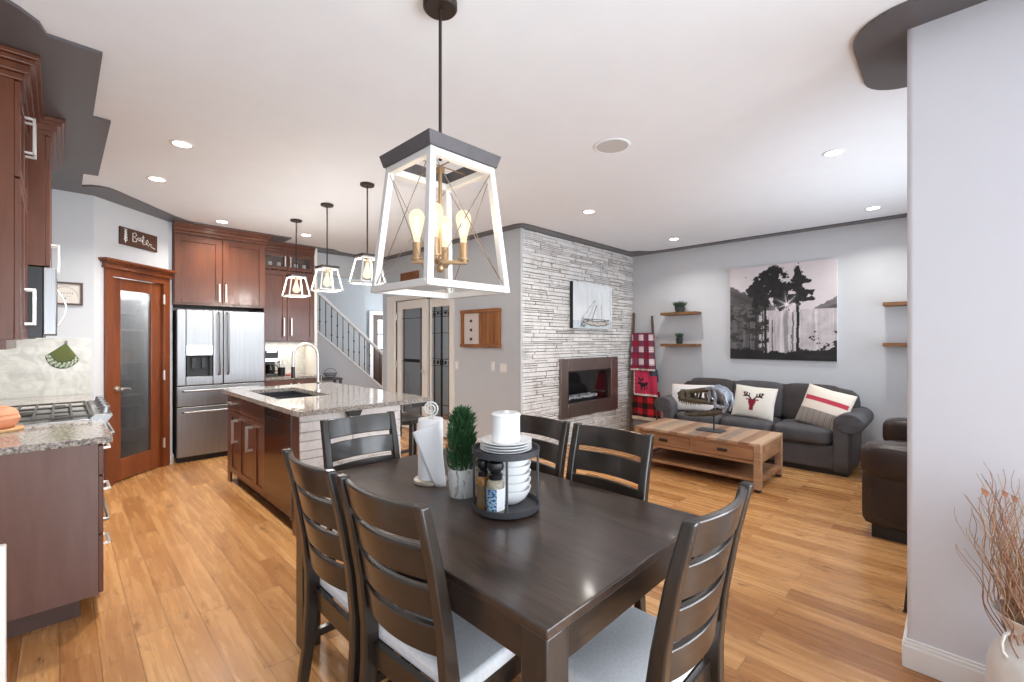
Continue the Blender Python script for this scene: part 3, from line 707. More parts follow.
B().lathe([(0, 2.735), (.062, 2.735), (.068, 2.742), (.068, 2.765), (0, 2.765)]).build('canopy', 'bronze', CL)
B().cyl((0, 0, 2.13), (0, 0, 2.74), .0065, n=12).build('rod', 'bronze', CL)
cage(CL, .158, .199, 1.598, 2.146, .046, .026, True)
b = B().cyl((0, 0, 1.70), (0, 0, 2.10), .0075, n=12).lathe([(0, 2.085), (.018, 2.085), (.018, 2.10), (0, 2.10)]).ell((0, 0, 1.70), .016, .016, .02)
b.box(-.155, .155, -.002, .002, 2.106, 2.110).box(-.002, .002, -.155, .155, 2.106, 2.110)
b.build('stem', 'brass', CL)
for k in range(4):
    a = math.radians(45 + 90*k); x, y = .098*math.cos(a), .088*math.sin(a)
    B().bar((0, 0, 1.722), (x*1.16, y*1.16, 1.722), .022, .014).cyl((x, y, 1.722), (x, y, 1.80), .0165, n=16).cyl((x, y, 1.729), (x, y, 1.737), .024, n=16).build('arm', 'brass', CL, bevel=.001)
    bulb(CL, (x, y, 1.80), .135, .032)
GI = 'island pendants'
PD = thing('pendant_light', 'white cage pendant over the island, nearest the camera', 'pendant', (1.88, 3.63, 0), 0, GI)
B().lathe([(0, 2.745), (.055, 2.745), (.06, 2.75), (.06, 2.765), (0, 2.765)]).build('canopy', 'bronze', PD)
B().cyl((0, 0, 2.13), (0, 0, 2.75), .006, n=10).build('rod', 'bronze', PD)
cage(PD, .082, .120, 1.90, 2.145, .020, .013, False, 'bronze')
b = B().box(-.08, .08, -.02, .02, 2.128, 2.134); b.build('top_bar', 'bronze', PD)
B().cyl((0, 0, 2.075), (0, 0, 2.13), .017, n=16).build('socket', 'brass', PD)
bulb(PD, (0, 0, 2.075), .135, .040, False, 15)
dup(PD, (1.88, 4.46, 0), 0, 'white cage pendant over the island, middle one of three', GI)
dup(PD, (1.88, 5.29, 0), 0, 'white cage pendant over the island, farthest, in front of the glass-door cabinet', GI)
for (x, y), lab in (((.595, 3.80), 'recessed ceiling light above the gap between cooktop and island'), ((.577, 4.776), 'recessed ceiling light nearest the pantry sign'), ((1.307, 5.961), 'recessed ceiling light just before the fridge cabinet'),
        ((3.938, .625), 'recessed ceiling light upper right, nearest the white stub wall'), ((3.928, 2.747), 'recessed ceiling light in front of the stone wall'), ((5.80, 2.685), 'recessed ceiling light above the left end of the sofa'), ((5.875, .603), 'recessed ceiling light above the right end of the sofa'), ((2.237, 5.957), 'recessed ceiling light behind the island pendants, by the glass-door cabinet')):
    t = thing('recessed_light', lab, 'ceiling light', (x, y, H), 0, 'recessed ceiling lights')
    B().lathe([(.052, -.001), (.052, -.004), (.064, -.006), (.072, -.003), (.072, 0)], n=32).build('trim_ring', 'trim', t)
    B().lathe([(0, -.002), (.052, -.002), (.052, -.001), (0, -.001)], n=32).build('lens', 'led', t)
    ld = bpy.data.lights.new('recessed_lamp', 'AREA'); ld.shape = 'DISK'; ld.size = .1; ld.energy = (19 if y < 5 else 9) if x < 3 and y > 3 else 7; ld.color = (1, .96, .90); ld.spread = math.radians(130)
    lo = bpy.data.objects.new('recessed_lamp', ld); C.objects.link(lo); lo.location = (0, 0, -.008); lo.parent = t
sp = thing('ceiling_speaker', 'round flush speaker grille in the ceiling', 'speaker', (2.715, 1.705, H))
B().lathe([(.108, -.002), (.110, -.006), (.122, -.005), (.124, 0)], n=40).build('rim', 'ceiling', sp)
B().lathe([(0, -.004), (.108, -.004), (.108, 0), (0, 0)], n=40).build('grille', mat('speaker_grille', S(196, 194, 192), .8, var=.1, vscale=300), sp)

# ------------------------------------------------------------------ kitchen
RX = lambda x, y: Matrix.Translation((x, y, 0)) @ Matrix.Rotation(PI/2, 4, 'Z')     # front faces +x; local x runs along +y
RL = lambda x, y: Matrix.Translation((x, y, 0)) @ Matrix.Rotation(-PI/2, 4, 'Z')    # front faces -x; local x runs along -y
RF = lambda x, y: Matrix.Translation((x, y, 0))                                       # front faces -y
def shaker(parent, mt, x0, x1, z0, z1, name='door', m='cab', f=.055, th=.02, pane=None):
    b = B().box(x0, x0+f, -th, 0, z0, z1).box(x1-f, x1, -th, 0, z0, z1).box(x0+f, x1-f, -th, 0, z0, z0+f).box(x0+f, x1-f, -th, 0, z1-f, z1)
    if not pane: b.box(x0+f, x1-f, -th*.45, 0, z0+f, z1-f)
    o = b.build(name, m, parent, bevel=.002, mtx=mt)
    if pane: B().box(x0+f, x1-f, -th*.6, -th*.35, z0+f, z1-f).build('glass_pane', pane, o, mtx=mt)
    return o
def flat(parent, mt, x0, x1, z0, z1, name='drawer', m='cab', th=.02): return B().box(x0, x1, -th, 0, z0, z1).build(name, m, parent, bevel=.003, mtx=mt)
def pull(parent, mt, x, z, L, vert=True, th=.02, off=.036, r=.0065):
    d = (0, L/2) if vert else (L/2, 0); b = B()
    for sg in (-1, 1): b.box(x+sg*d[0]-r, x+sg*d[0]+r, -th-off, -th, z+sg*d[1]-r, z+sg*d[1]+r)
    b.box(x-d[0]-r, x+d[0]+r, -th-off-r, -th-off+r, z-d[1]-r, z+d[1]+r)
    return b.build('handle', 'chrome', parent, bevel=.0015, mtx=mt)
def crown(parent, pts_fn, name='crown'): pass

# left run: near base cabinet with its end panel towards the camera
c1 = thing('base_cabinet', 'cherry base cabinet with plain end panel at the near end of the left counter', 'cabinet', (0, 0, 0))
B().box(-.495, .14, 3.13, 3.79, .10, .88).build('carcass', wood('cherry_panel_sheen', S(98, 68, 60), S(122, 90, 82), .32, 'Z', 3, .02, coat=.4), c1)  # grey daylight sheen put into a paler copy of the cherry colour
B().box(-.495, .075, 3.18, 3.79, 0, .10).build('toe_kick', 'toe', c1)
for z0, z1, nm in ((.715, .865, 'drawer'), (.412, .708, 'drawer'), (.108, .405, 'drawer')):
    o = flat(c1, RX(.14, 3.13), .004, .655, z0, z1); pull(o, RX(.14, 3.13), .33, (z0+z1)/2+.02, .16, False)
c2 = thing('base_cabinet', 'cherry base cabinet between the cooktop and the pantry wall', 'cabinet', (0, 0, 0))
B().box(-.495, .14, 4.72, 5.675, .10, .88).build('carcass', 'cab', c2); B().box(-.495, .075, 4.72, 5.675, 0, .10).build('toe_kick', 'toe', c2)
for k in range(2):
    o = shaker(c2, RX(.14, 4.72), .004+.475*k, .472+.475*k, .108, .70); pull(o, RX(.14, 4.72), (.43, .52)[k], .58, .16)
    o = flat(c2, RX(.14, 4.72), .004+.475*k, .472+.475*k, .708, .865); pull(o, RX(.14, 4.72), .24+.475*k, .79, .16, False)
tag(B().box(-.495, .195, 3.105, 3.797, .88, .915).build('countertop', 'granite', bevel=.004), 'granite countertop of the left run, in front of the gas cooktop', 'countertop')
tag(B().box(-.495, .195, 4.712, 5.68, .88, .915).build('countertop', 'granite', bevel=.004), 'granite countertop of the left run, between cooktop and tiled pantry wall', 'countertop')
rg = thing('gas_range', 'stainless gas range with black grates in the left counter', 'range', (0, 0, 0))
B().box(-.47, .14, 3.80, 4.709, .10, .895).build('body', 'steel_dk', rg)
B().box(-.40, .10, 3.84, 4.67, 0, .10).build('plinth', 'black', rg)
B().box(-.47, .15, 3.80, 4.709, .895, .922).build('cooktop', 'steel', rg, bevel=.004)
MY = Matrix.Translation((0, 4.709, 0)) @ Matrix.Rotation(PI/2, 4, 'X')
B().prism([(.13, .925), (.155, .950), (.240, .936), (.198, .868), (.13, .868)], 0, .909, MY).build('control_panel', 'steel', rg, bevel=.003)
dr = B().box(.14, .185, 3.806, 4.703, .30, .85).build('oven_door', 'steel', rg, bevel=.004)
B().tube([(.185, 3.90, .80), (.235, 3.90, .80), (.245, 3.92, .80), (.245, 4.59, .80), (.235, 4.61, .80), (.185, 4.61, .80)], .012, 10).build('handle', 'steel', dr)
B().box(.185, .187, 3.98, 4.53, .42, .70).build('oven_window', 'black', dr)
dw = B().box(.14, .185, 3.806, 4.703, .11, .285).build('drawer', 'steel', rg, bevel=.004)
B().tube([(.185, 3.95, .24), (.225, 3.95, .24), (.225, 4.56, .24), (.185, 4.56, .24)], .009, 8).build('handle', 'steel', dw)
for k in range(5):
    y = 3.90 + .177*k; d = Vector((.16, 0, 1)).normalized(); p = Vector((.205, y, .942))
    B().cyl(p - d*.005, p + d*.012, .028, .027).cyl(p + d*.012, p + d*.040, .021, .019).box(.2, .23, y-.003, y+.003, .985, .988).build('knob', 'steel', rg)
for q in range(3):
    y0 = 3.815 + .295*q; y1 = y0 + .285; b = B(); z = .945
    for y in (y0, y1): b.box(-.44, .135, y-.006, y+.006, z-.008, z+.004)
    for k in range(8): x = -.44 + .575*k/7; b.box(x-.006, x+.006, y0, y1, z-.010, z+.006)
    for x in (-.44, .135):
        for y in (y0, y1): b.box(x-.008, x+.008, y-.008, y+.008, .920, z)
    b.build('grate', M['iron'], rg, bevel=.002)
b = B()
for x in (-.30, .0):
    for y in (3.96, 4.55): b.lathe([(0, .922), (.05, .922), (.05, .930), (.034, .933), (.034, .940), (0, .941)], (x, y, 0), 20)
b.lathe([(0, .922), (.06, .922), (.06, .930), (.044, .933), (.044, .940), (0, .941)], (-.15, 4.255, 0), 20); b.build('burner', 'black', rg)
tp = thing('terracotta_pot', 'round terracotta lidded pot on the counter before the cooktop grates', 'pot', (-.255, 3.69, .933))
B().lathe([(0, 0), (.070, 0), (.096, .022), (.104, .052), (.096, .072), (.092, .074), (0, .074)], n=36).build('bowl', 'terra', tp)
B().lathe([(.098, .074), (.094, .082), (.078, .104), (.045, .118), (.020, .123), (.016, .134), (.022, .146), (.010, .152), (0, .152)], n=36).lathe([(0, .074), (.098, .074)], n=36).build('lid', 'terra', tp)
tag(B().lathe([(0, 0), (.115, 0), (.118, .006), (.118, .014), (.114, .018), (0, .018)], n=40).build('trivet', 'trivet', loc=(-.255, 3.69, .915), bevel=.002), 'round pale wood trivet under the terracotta pot', 'trivet')

# upper cabinets on the left wall
u1 = thing('upper_cabinet', 'cherry upper cabinet nearest the camera at the left picture edge', 'cabinet', (0, 0, 0))
B().box(-.495, -.15, 3.13, 3.845, 1.41, 2.63).build('carcass', 'cab', u1, bevel=.002)
B().box(-.495, -.175, 3.15, 3.845, 1.365, 1.41).build('light_rail', 'cab', u1)
for z0, z1, hz in ((1.415, 2.17, 1.585), (2.18, 2.625, 2.48)):
    for k in range(2):
        o = shaker(u1, RX(-.15, 3.13), .004+.356*k, .354+.356*k, z0, z1); pull(o, RX(-.15, 3.13), (.32, .40)[k], hz, .18)
b = B()
for z0, z1, o in ((2.63, 2.66, .012), (2.66, 2.70, .03), (2.70, 2.725, .05), (2.725, 2.749, .065)): b.box(-.495, -.13+o, 3.13-o, 3.845, z0, z1)
b.build('crown', 'cab', u1, bevel=.004)
u2 = thing('upper_cabinet', 'deep cherry cabinet directly above the microwave', 'cabinet', (0, 0, 0))
B().box(-.495, -.06, 3.85, 4.70, 1.85, 2.63).build('carcass', 'cab', u2, bevel=.002)
for k in range(2):
    o = shaker(u2, RX(-.06, 3.85), .004+.425*k, .421+.425*k, 1.855, 2.625); pull(o, RX(-.06, 3.85), (.38, .47)[k], 1.95, .17)
b = B()
for z0, z1, o in ((2.63, 2.66, .012), (2.66, 2.70, .03), (2.70, 2.725, .05), (2.725, 2.749, .065)): b.box(-.495, -.04+o, 3.85, 4.70+o, z0, z1)
b.build('crown', 'cab', u2, bevel=.004)
mw = thing('microwave', 'over-the-range microwave with stainless door above the gas range', 'microwave', (0, 0, 0))
B().box(-.495, -.07, 3.853, 4.697, 1.425, 1.845).build('body', 'blackplastic', mw, bevel=.003)
o = B().box(-.07, -.012, 3.853, 4.697, 1.44, 1.845).build('door', 'steel', mw, bevel=.006)
b = B().box(-.012, -.010, 3.93, 4.42, 1.50, 1.79); b.build('window', 'black', o)
pts = [(-.012 + .045*math.sin(PI*k/10), 4.50, 1.51 + .25*k/10) for k in range(11)]
B().strip(pts, (0, 1, 0), .022, .010).build('handle', 'chrome', o, bevel=.002)
B().box(-.47, -.12, 3.90, 4.65, 1.418, 1.425).build('vent', 'slate', mw)

# things on the pantry-side wall
def canvas(w_, h_, nx, nz, fn, mtx=None, thick=0.0, yfn=None):
    """a grid in local xz facing -y, coloured by fn(u,v) (v up) -> sRGB triple"""
    me = bpy.data.meshes.new('art'); vs_ = []; fs = []
    for j in range(nz+1):
        for i in range(nx+1):
            u, v = i/nx, j/nz; y = yfn(u, v) if yfn else 0
            p = y if isinstance(y, tuple) else ((u-.5)*w_, y, (v-.5)*h_)
            vs_.append(p)
    for j in range(nz):
        for i in range(nx): a = j*(nx+1)+i; fs.append((a, a+1, a+nx+2, a+nx+1))
    me.from_pydata(vs_, [], fs); at = me.color_attributes.new('art', 'FLOAT_COLOR', 'POINT'); k = 0
    for j in range(nz+1):
        for i in range(nx+1): at.data[k].color = S(*[max(0, min(255, c)) for c in fn(i/nx, j/nz)]); k += 1
    for p in me.polygons: p.use_smooth = True
    if mtx: me.transform(mtx)
    return me
def mesh_obj(name, me, m, parent=None, loc=None):
    me.materials.append(M[m]); o = bpy.data.objects.new(name, me); C.objects.link(o)
    if parent: o.parent = parent
    if loc: o.location = loc
    return o
fp = thing('framed_print', 'small brown framed print hanging right of the microwave', 'picture', (.035, 5.69, 1.828))
b = B(); W_, H_ = .116, .103
for x0, x1, z0, z1 in ((-W_, W_, -H_, -H_+.016), (-W_, W_, H_-.016, H_), (-W_, -W_+.016, -H_+.016, H_-.016), (W_-.016, W_, -H_+.016, H_-.016)): b.box(x0, x1, -.022, -.001, z0, z1)
b.build('frame', mat('brown_frame', S(84, 62, 56), .5, var=.1), fp, bevel=.002)
def fn(u, v):
    x, y = (u-.5)*2, (v-.5)*2; c = (222, 215, 206); r = math.hypot(x*.95, (y+.35)*.75)
    if abs(r-.78) < .035 and y > -.3: c = (190, 182, 176)
    if abs(x) < .55 and abs(y-.05) < .10 and math.sin(u*70) > -.2: c = (184, 178, 172)
    if abs(x) < .4 and abs(y+.28) < .07 and math.sin(u*90) > 0: c = (190, 184, 178)
    if abs(x) < .06 and -.6 < y < -.42: c = (120, 110, 104)
    return c
mesh_obj('print', canvas(.20, .175, 60, 50, fn, Matrix.Translation((0, -.006, 0))), 'art', fp)
# green fan shaped pot holder
ph = thing('pot_holder', 'green fan-shaped quilted pot holder hanging on the splashback tile', 'pot holder', (.041, 5.682, 1.383))
me = bpy.data.meshes.new('fan'); vs_ = []; fs = []; cols = []; na, nr = 28, 24
for side in (0, 1):
    for i in range(na+1):
        a = math.radians(221 + 79*i/na); R = .172 + .058*math.sin(PI*i/na)
        for j in range(nr+1):
            q = j/nr; r = R*q; edge = min(i, na-i)/na*2; puff = .004 + .014*min(1, edge*3)**.5*math.sin(PI*min(1, q*1.02))**.6 if j else .004
            vs_.append((r*math.cos(a), -puff - .001 if side == 0 else -.001, r*math.sin(a)))
            c = ((100, 108, 60) if (int(i/2.4) + int(j/2.4)) % 2 else (90, 98, 54)) if q < .74 else ((66, 78, 62) if q > .97 or .74 <= q < .78 else ((206, 212, 190) if math.sin(i*1.9 + q*26) > 0 else (74, 98, 70)))
            if i < 1 or i > na-1: c = (84, 96, 54)
            cols.append(S(*c))
n1 = (na+1)*(nr+1)
for side in (0, 1):
    for i in range(na):
        for j in range(nr):
            a = side*n1 + i*(nr+1)+j; f = (a, a+1, a+nr+2, a+nr+1); fs.append(f if side == 0 else f[::-1])
for i in range(na): a = i*(nr+1)+nr; fs.append((a, n1+a, n1+a+nr+1, a+nr+1))
for i in (0, na):
    for j in range(nr): a = i*(nr+1)+j; fs.append((a, a+1, n1+a+1, n1+a))
me.from_pydata(vs_, [], fs); at = me.color_attributes.new('art', 'FLOAT_COLOR', 'POINT')
for k, c in enumerate(cols): at.data[k].color = c
for p in me.polygons: p.use_smooth = True
mesh_obj('quilted_pad', me, 'cloth_art', ph)
B().tube([(.0, -.012, -.01), (-.010, -.012, .008), (0, -.012, .022), (.010, -.012, .008), (0, -.012, -.01)], .0025, 6).cyl((0, 0, .018), (0, -.02, .018), .004, n=8).build('hanging_loop', 'black', ph)
# sign over the pantry door: white drawing and two words in script (unreadable in the photo)
sg = thing('wall_sign', 'small dark brown wooden sign with white script above the pantry door', 'sign', (.224, 5.69, 0), PI/4)
B().box(.262, .724, -.020, -.001, 2.362, 2.538).build('board', wood('sign_brown', S(62, 40, 32), S(96, 58, 40), .6, 'X', 7, .08), sg, bevel=.002)
b = B(); yy = -.0215
def scr(pts, r=.0035): b.tube([(x, yy, z) for x, z in pts], r, 6)
for k in range(5): z = 2.40 + .024*k; scr([(.318, z), (.302+.004*k, z+.014), (.306, z+.026)], .004); scr([(.318, z), (.338-.003*k, z+.014), (.334, z+.026)], .004)
scr([(.318, 2.385), (.318, 2.515)], .004)
b.build('drawing', 'trim', sg); b = B()
scr([(.405, 2.415), (.405, 2.500), (.440, 2.508), (.452, 2.485), (.418, 2.463), (.455, 2.450), (.448, 2.420), (.408, 2.415)], .0042)
for x0 in (.470, .498): scr([(x0+.016, 2.462), (x0, 2.470), (x0-.004, 2.448), (x0+.008, 2.438), (x0+.018, 2.450), (x0+.020, 2.436), (x0+.028, 2.442)])
scr([(.535, 2.505), (.530, 2.440), (.545, 2.436)]); scr([(.515, 2.482), (.552, 2.486)])
scr([(.548, 2.462), (.528, 2.458), (.522, 2.428), (.540, 2.410), (.560, 2.420)])
scr([(.575, 2.412), (.570, 2.450), (.590, 2.470), (.600, 2.440), (.575, 2.430), (.602, 2.408), (.622, 2.436), (.640, 2.430), (.632, 2.408), (.655, 2.402), (.690, 2.392)])
b.build('script', 'trim', sg)

# fridge
fr = thing('fridge', 'stainless french-door fridge with two freezer drawers and water dispenser', 'fridge', (0, 0, 0))
B().box(.936, 1.842, 6.335, 6.98, .05, 1.755).build('body', 'charpot', fr)
B().box(.94, 1.84, 6.32, 6.36, .0, .062).build('kick_grille', 'black', fr)
L = B().box(.936, 1.02, 6.27, 6.332, .885, 1.76).box(1.283, 1.385, 6.27, 6.332, .885, 1.76).box(1.02, 1.283, 6.27, 6.332, .885, .985).box(1.02, 1.283, 6.27, 6.332, 1.225, 1.76).build('door', 'steel', fr, bevel=.006)
B().box(1.02, 1.283, 6.318, 6.332, .985, 1.225).box(1.03, 1.05, 6.275, 6.318, .99, 1.225).box(1.25, 1.275, 6.275, 6.318, .99, 1.225).build('dispenser_recess', 'charpot', L)
B().box(1.08, 1.115, 6.285, 6.318, 1.08, 1.20).box(1.175, 1.21, 6.285, 6.318, 1.08, 1.20).build('dispenser_paddle', 'blackplastic', L)
B().box(1.025, 1.278, 6.266, 6.272, 1.235, 1.35).build('dispenser_panel', mat('silver_plastic', S(214, 214, 216), .25, .6), L)
R_ = B().box(1.391, 1.842, 6.27, 6.332, .885, 1.76).build('door', 'steel', fr, bevel=.006)
for par, x in ((L, 1.345), (R_, 1.432)): B().tube([(x, 6.27, 1.0), (x, 6.222, 1.01), (x, 6.215, 1.04), (x, 6.215, 1.70), (x, 6.222, 1.73), (x, 6.27, 1.74)], .013, 10).build('handle', 'steel', par)
for z0, z1, hz in ((.645, .876, .825), (.066, .636, .58)):
    o = B().box(.936, 1.842, 6.27, 6.332, z0, z1).build('drawer', 'steel', fr, bevel=.006)
    B().tube([(.99, 6.27, hz), (1.0, 6.222, hz), (1.03, 6.215, hz), (1.75, 6.215, hz), (1.78, 6.222, hz), (1.79, 6.27, hz)], .012, 10).build('handle', 'steel', o)
fc = thing('fridge_cabinet', 'cherry cabinet with two tall doors above the fridge', 'cabinet', (0, 0, 0))
B().box(.906, 1.862, 6.31, 6.995, 1.815, 2.63).box(.906, .926, 6.50, 6.995, 0, 1.815).box(1.85, 1.868, 6.33, 6.995, 0, 1.815).build('carcass', 'cab', fc, bevel=.002)
for k in range(2):
    o = shaker(fc, RF(.91, 6.31), .006+.472*k, .470+.472*k, 1.84, 2.615, f=.065); pull(o, RF(.91, 6.31), (.437, .505)[k], 1.975, .20)
b = B()
for z0, z1, o in ((2.63, 2.66, .012), (2.66, 2.70, .028), (2.70, 2.725, .045), (2.725, 2.749, .058)): b.box(.906, 1.868, 6.29-o, 6.995, z0, z1).box(1.868, 1.862+o, 6.29-o, 6.58, z0, z1)
b.build('crown', 'cab', fc, bevel=.004)
# coffee corner
def lamp(name, loc, sx, sy, e, col=(1, .92, .78), par=None):
    ld = bpy.data.lights.new(name, 'AREA'); ld.shape = 'RECTANGLE'; ld.size = sx; ld.size_y = sy; ld.energy = e; ld.color = col
    lo = bpy.data.objects.new(name, ld); C.objects.link(lo); lo.location = loc; lo.parent = par; return lo
uc = thing('upper_cabinet', 'cherry upper cabinet with small glass doors on top, right of the fridge', 'cabinet', (0, 0, 0))
b = B().box(1.87, 2.612, 6.67, 6.99, 1.385, 2.375).box(1.87, 1.89, 6.67, 6.99, 2.375, 2.63).box(2.592, 2.612, 6.67, 6.99, 2.375, 2.63).box(1.89, 2.592, 6.67, 6.99, 2.61, 2.63).box(1.89, 2.592, 6.975, 6.99, 2.375, 2.61)
b.build('carcass', 'cab', uc)
for k in range(2):
    o = shaker(uc, RF(1.87, 6.67), .004+.371*k, .367+.371*k, 1.40, 2.365); pull(o, RF(1.87, 6.67), (.322, .420)[k], 1.59, .24)
    o = shaker(uc, RF(1.87, 6.67), .004+.371*k, .367+.371*k, 2.385, 2.622, pane='glass', f=.05); pull(o, RF(1.87, 6.67), (.335, .407)[k], 2.50, .13)
b = B()
for z0, z1, o in ((2.63, 2.66, .012), (2.66, 2.70, .028), (2.70, 2.725, .045), (2.725, 2.749, .058)): b.box(1.87, 2.612+.0*o, 6.65-o, 6.99, z0, z1)
b.build('crown', 'cab', uc, bevel=.004)
names = ['leftmost', 'second', 'third', 'fourth', 'fifth', 'rightmost']
for k in range(6):
    x = 1.95 + .115*k
    o = B().lathe([(0, 0), (.018, 0), (.004, .006), (.004, .045), (.022, .060), (.028, .09), (.024, .13), (.022, .13), (.026, .09), (0, .062)], n=20).build('wine_glass', 'whitemetal' if k % 2 else 'white', loc=(x, 6.80, 2.376))
    tag(o, f'{names[k]} of the pale stemmed glasses behind the small cabinet glass doors', 'glass', 'glasses in the glass-door cabinet')
lamp('under_cabinet_light', (2.24, 6.84, 1.378), .6, .03, 2.5, par=uc)
lamp('pantry_fill', (.30, 6.35, 2.70), .2, .2, 30, (1, .95, .88))  # unseen lamp added to lighten the reeded door glass
bc = thing('base_cabinet', 'cherry base cabinet of the coffee corner right of the fridge', 'cabinet', (0, 0, 0))
B().box(1.872, 2.61, 6.40, 6.98, .10, .88).build('carcass', 'cab', bc); B().box(1.872, 2.61, 6.46, 6.98, 0, .10).build('toe_kick', 'toe', bc)
for k in range(2): o = shaker(bc, RF(1.872, 6.40), .004+.369*k, .365+.369*k, .108, .865); pull(o, RF(1.872, 6.40), (.32, .418)[k], .72, .2)
tag(B().box(1.872, 2.615, 6.365, 6.99, .88, .915).build('countertop', 'granite', bevel=.004), 'short granite countertop of the coffee corner right of the fridge', 'countertop')
cm = thing('coffee_maker', 'black and silver coffee maker on the coffee corner counter beside the fridge', 'coffee maker', (2.035, 6.74, .915))
B().box(-.085, .085, -.11, .11, 0, .035).box(-.085, .085, .02, .11, .035, .33).box(-.085, .085, -.11, .11, .24, .345).build('housing', 'blackplastic', cm, bevel=.008)
B().box(-.087, .087, -.113, -.108, .20, .245).box(-.06, .06, -.114, -.108, .325, .345).build('silver_band', 'chrome', cm)
B().lathe([(0, 0), (.055, 0), (.064, .03), (.062, .09), (.045, .125), (0, .125)], (0, -.045, .036), 24).tube([(.06, -.045, .06), (.10, -.05, .07), (.10, -.05, .13), (.05, -.045, .145)], .007, 8).build('carafe', mat('dark_carafe', S(24, 20, 20), .08), cm)
uk = thing('utensil_holder', 'dark holder with a spoon and tongs beside the coffee maker', 'utensil holder', (2.19, 6.72, .915))
B().lathe([(0, 0), (.042, 0), (.046, .01), (.048, .11), (.044, .11), (.042, .02), (0, .02)], n=24).build('crock', 'black', uk)
B().tube([(.01, 0, .03), (.018, 0, .20)], .004, 6).ell((.02, 0, .22), .014, .005, .024).build('spoon', 'chrome', uk)
B().tube([(-.012, .01, .03), (-.03, .01, .19)], .005, 6).build('tongs', 'blackplastic', uk)
pk = mat('pink_cloth', S(206, 124, 112), .9, var=.1)
b = B().ell((0, 0, .012), .055, .038, .014).ell((.03, .01, .02), .03, .024, .016); tag(b.build('dish_cloth', pk, loc=(2.275, 6.67, .914)), 'small pink cloth lying on the coffee corner counter', 'cloth')
ot = thing('wall_outlet', 'white wall outlet with a black plug behind the coffee corner counter', 'outlet', (2.23, 6.992, 1.12))
B().box(-.035, .035, -.006, 0, -.058, .058).build('plate', 'plate', ot, bevel=.002); B().box(-.014, .014, -.04, -.006, -.036, -.008).build('plug', 'blackplastic', ot)

# island
isl = thing('kitchen_island', 'cherry kitchen island with white stone end panel', 'island', (0, 0, 0))
B().box(1.21, 1.98, 3.30, 5.21, .10, .66).box(1.21, 1.27, 3.30, 5.21, .66, .88).box(1.90, 1.98, 3.30, 5.21, .66, .88).box(1.27, 1.9, 3.30, 3.90, .66, .88).box(1.27, 1.9, 5.05, 5.21, .66, .88).build('carcass', 'cab', isl)
B().box(1.27, 1.96, 3.34, 5.17, 0, .10).build('toe_kick', 'toe', isl)
m_ = RL(1.21, 5.21)
for x0, x1, hx_ in ((.10, .405, .37), (.412, .865, .825), (.872, 1.155, None)):
    o = shaker(isl, m_, x0, x1, .108, .71)
    if hx_: pull(o, m_, hx_, .545, .20, off=.045, r=.010)
o = flat(isl, m_, .10, .405, .718, .868); pull(o, m_, .25, .80, .13, False, off=.04, r=.008)
flat(isl, m_, .412, 1.155, .718, .868)
for y0, y1 in ((5.115, 5.21), (3.302, 3.42)): B().box(1.19, 1.21, y0, y1, .0, .88).build('corner_post', 'cab', isl)
ledge(1.19, 2.0, .0, .876, .058, .075, .25, .5, .020, [], 9, 3.30, .004).build('stone_panel', 'stone', isl, bevel=.004, seg=2)
B().box(1.195, 1.99, 3.294, 3.2995, 0, .876).box(1.981, 1.987, 3.294, 5.20, 0, .876).build('joint_backing', mat('pale_joint', S(168, 164, 160), .9, var=.1), isl)
ledge(0, 1.93, .0, .876, .058, .075, .25, .5, .020, [], 10, 0, .004).build('stone_panel', 'stone', isl, bevel=.004, seg=2, mtx=Matrix.Translation((1.98, 3.28, 0)) @ Matrix.Rotation(PI/2, 4, 'Z'))
dwm = mat('dark_stainless', S(92, 66, 54), .16, .85, var=.03)
dwr = thing('dishwasher', 'dark glossy panel dishwasher built into the island side', 'dishwasher', (0, 0, 0))
B().box(1.185, 1.212, 3.43, 4.04, .11, .872).build('door_panel', dwm, dwr, bevel=.004); B().box(1.183, 1.186, 3.45, 4.02, .79, .80).build('grip_slot', 'black', dwr)
B().box(1.18, 1.20, 3.422, 3.432, .10, .872).build('edge_trim', 'steel', dwr)
SX0, SX1, SY0, SY1 = 1.29, 1.725, 4.02, 4.93
b = B().box(1.15, SX0, 3.215, 5.25, .88, .915).box(SX1, 2.25, 3.215, 5.25, .88, .915).box(SX0, SX1, 3.215, SY0, .88, .915).box(SX0, SX1, SY1, 5.25, .88, .915)
tag(b.build('countertop', 'granite'), 'large polished granite countertop of the kitchen island', 'countertop')
sk = thing('sink', 'dark double-bowl undermount sink in the island countertop', 'sink', (0, 0, 0))
b = B()
for a, c in ((SY0, 4.46), (4.49, SY1)):
    b.box(SX0-.004, SX0, a, c, .69, .879).box(SX1, SX1+.004, a, c, .69, .879).box(SX0, SX1, a-.004, a, .69, .879).box(SX0, SX1, c, c+.004, .69, .879).box(SX0, SX1, a, c, .686, .69)
b.build('bowls', mat('dark_composite', S(44, 46, 52), .35, var=.08), sk)
B().box(SX0, SX1, 4.464, 4.486, .70, .872).build('divider', 'steel_dk', sk)
fa = thing('faucet', 'tall gooseneck nickel faucet behind the island sink', 'faucet', (1.765, 4.40, .915))
pts = [(0, 0, 0), (0, 0, .34)] + [(-.115 + .115*math.cos(a), 0, .345 + .115*math.sin(a)) for a in [PI*k/12 for k in range(1, 13)]] + [(-.23, 0, .24)]
B().cyl((0, 0, 0), (0, 0, .012), .028).tube(pts, .0125, 14).build('spout', 'chrome', fa)
B().cyl((-.23, 0, .245), (-.23, 0, .14), .016, .018).build('spray_head', 'steel_dk', fa)
B().cyl((0, 0, .075), (0, -.055, .085), .010, n=12).tube([(0, -.055, .085), (.0, -.07, .10), (0, -.09, .15)], [.008, .007, .005], 8).build('lever', 'chrome', fa)
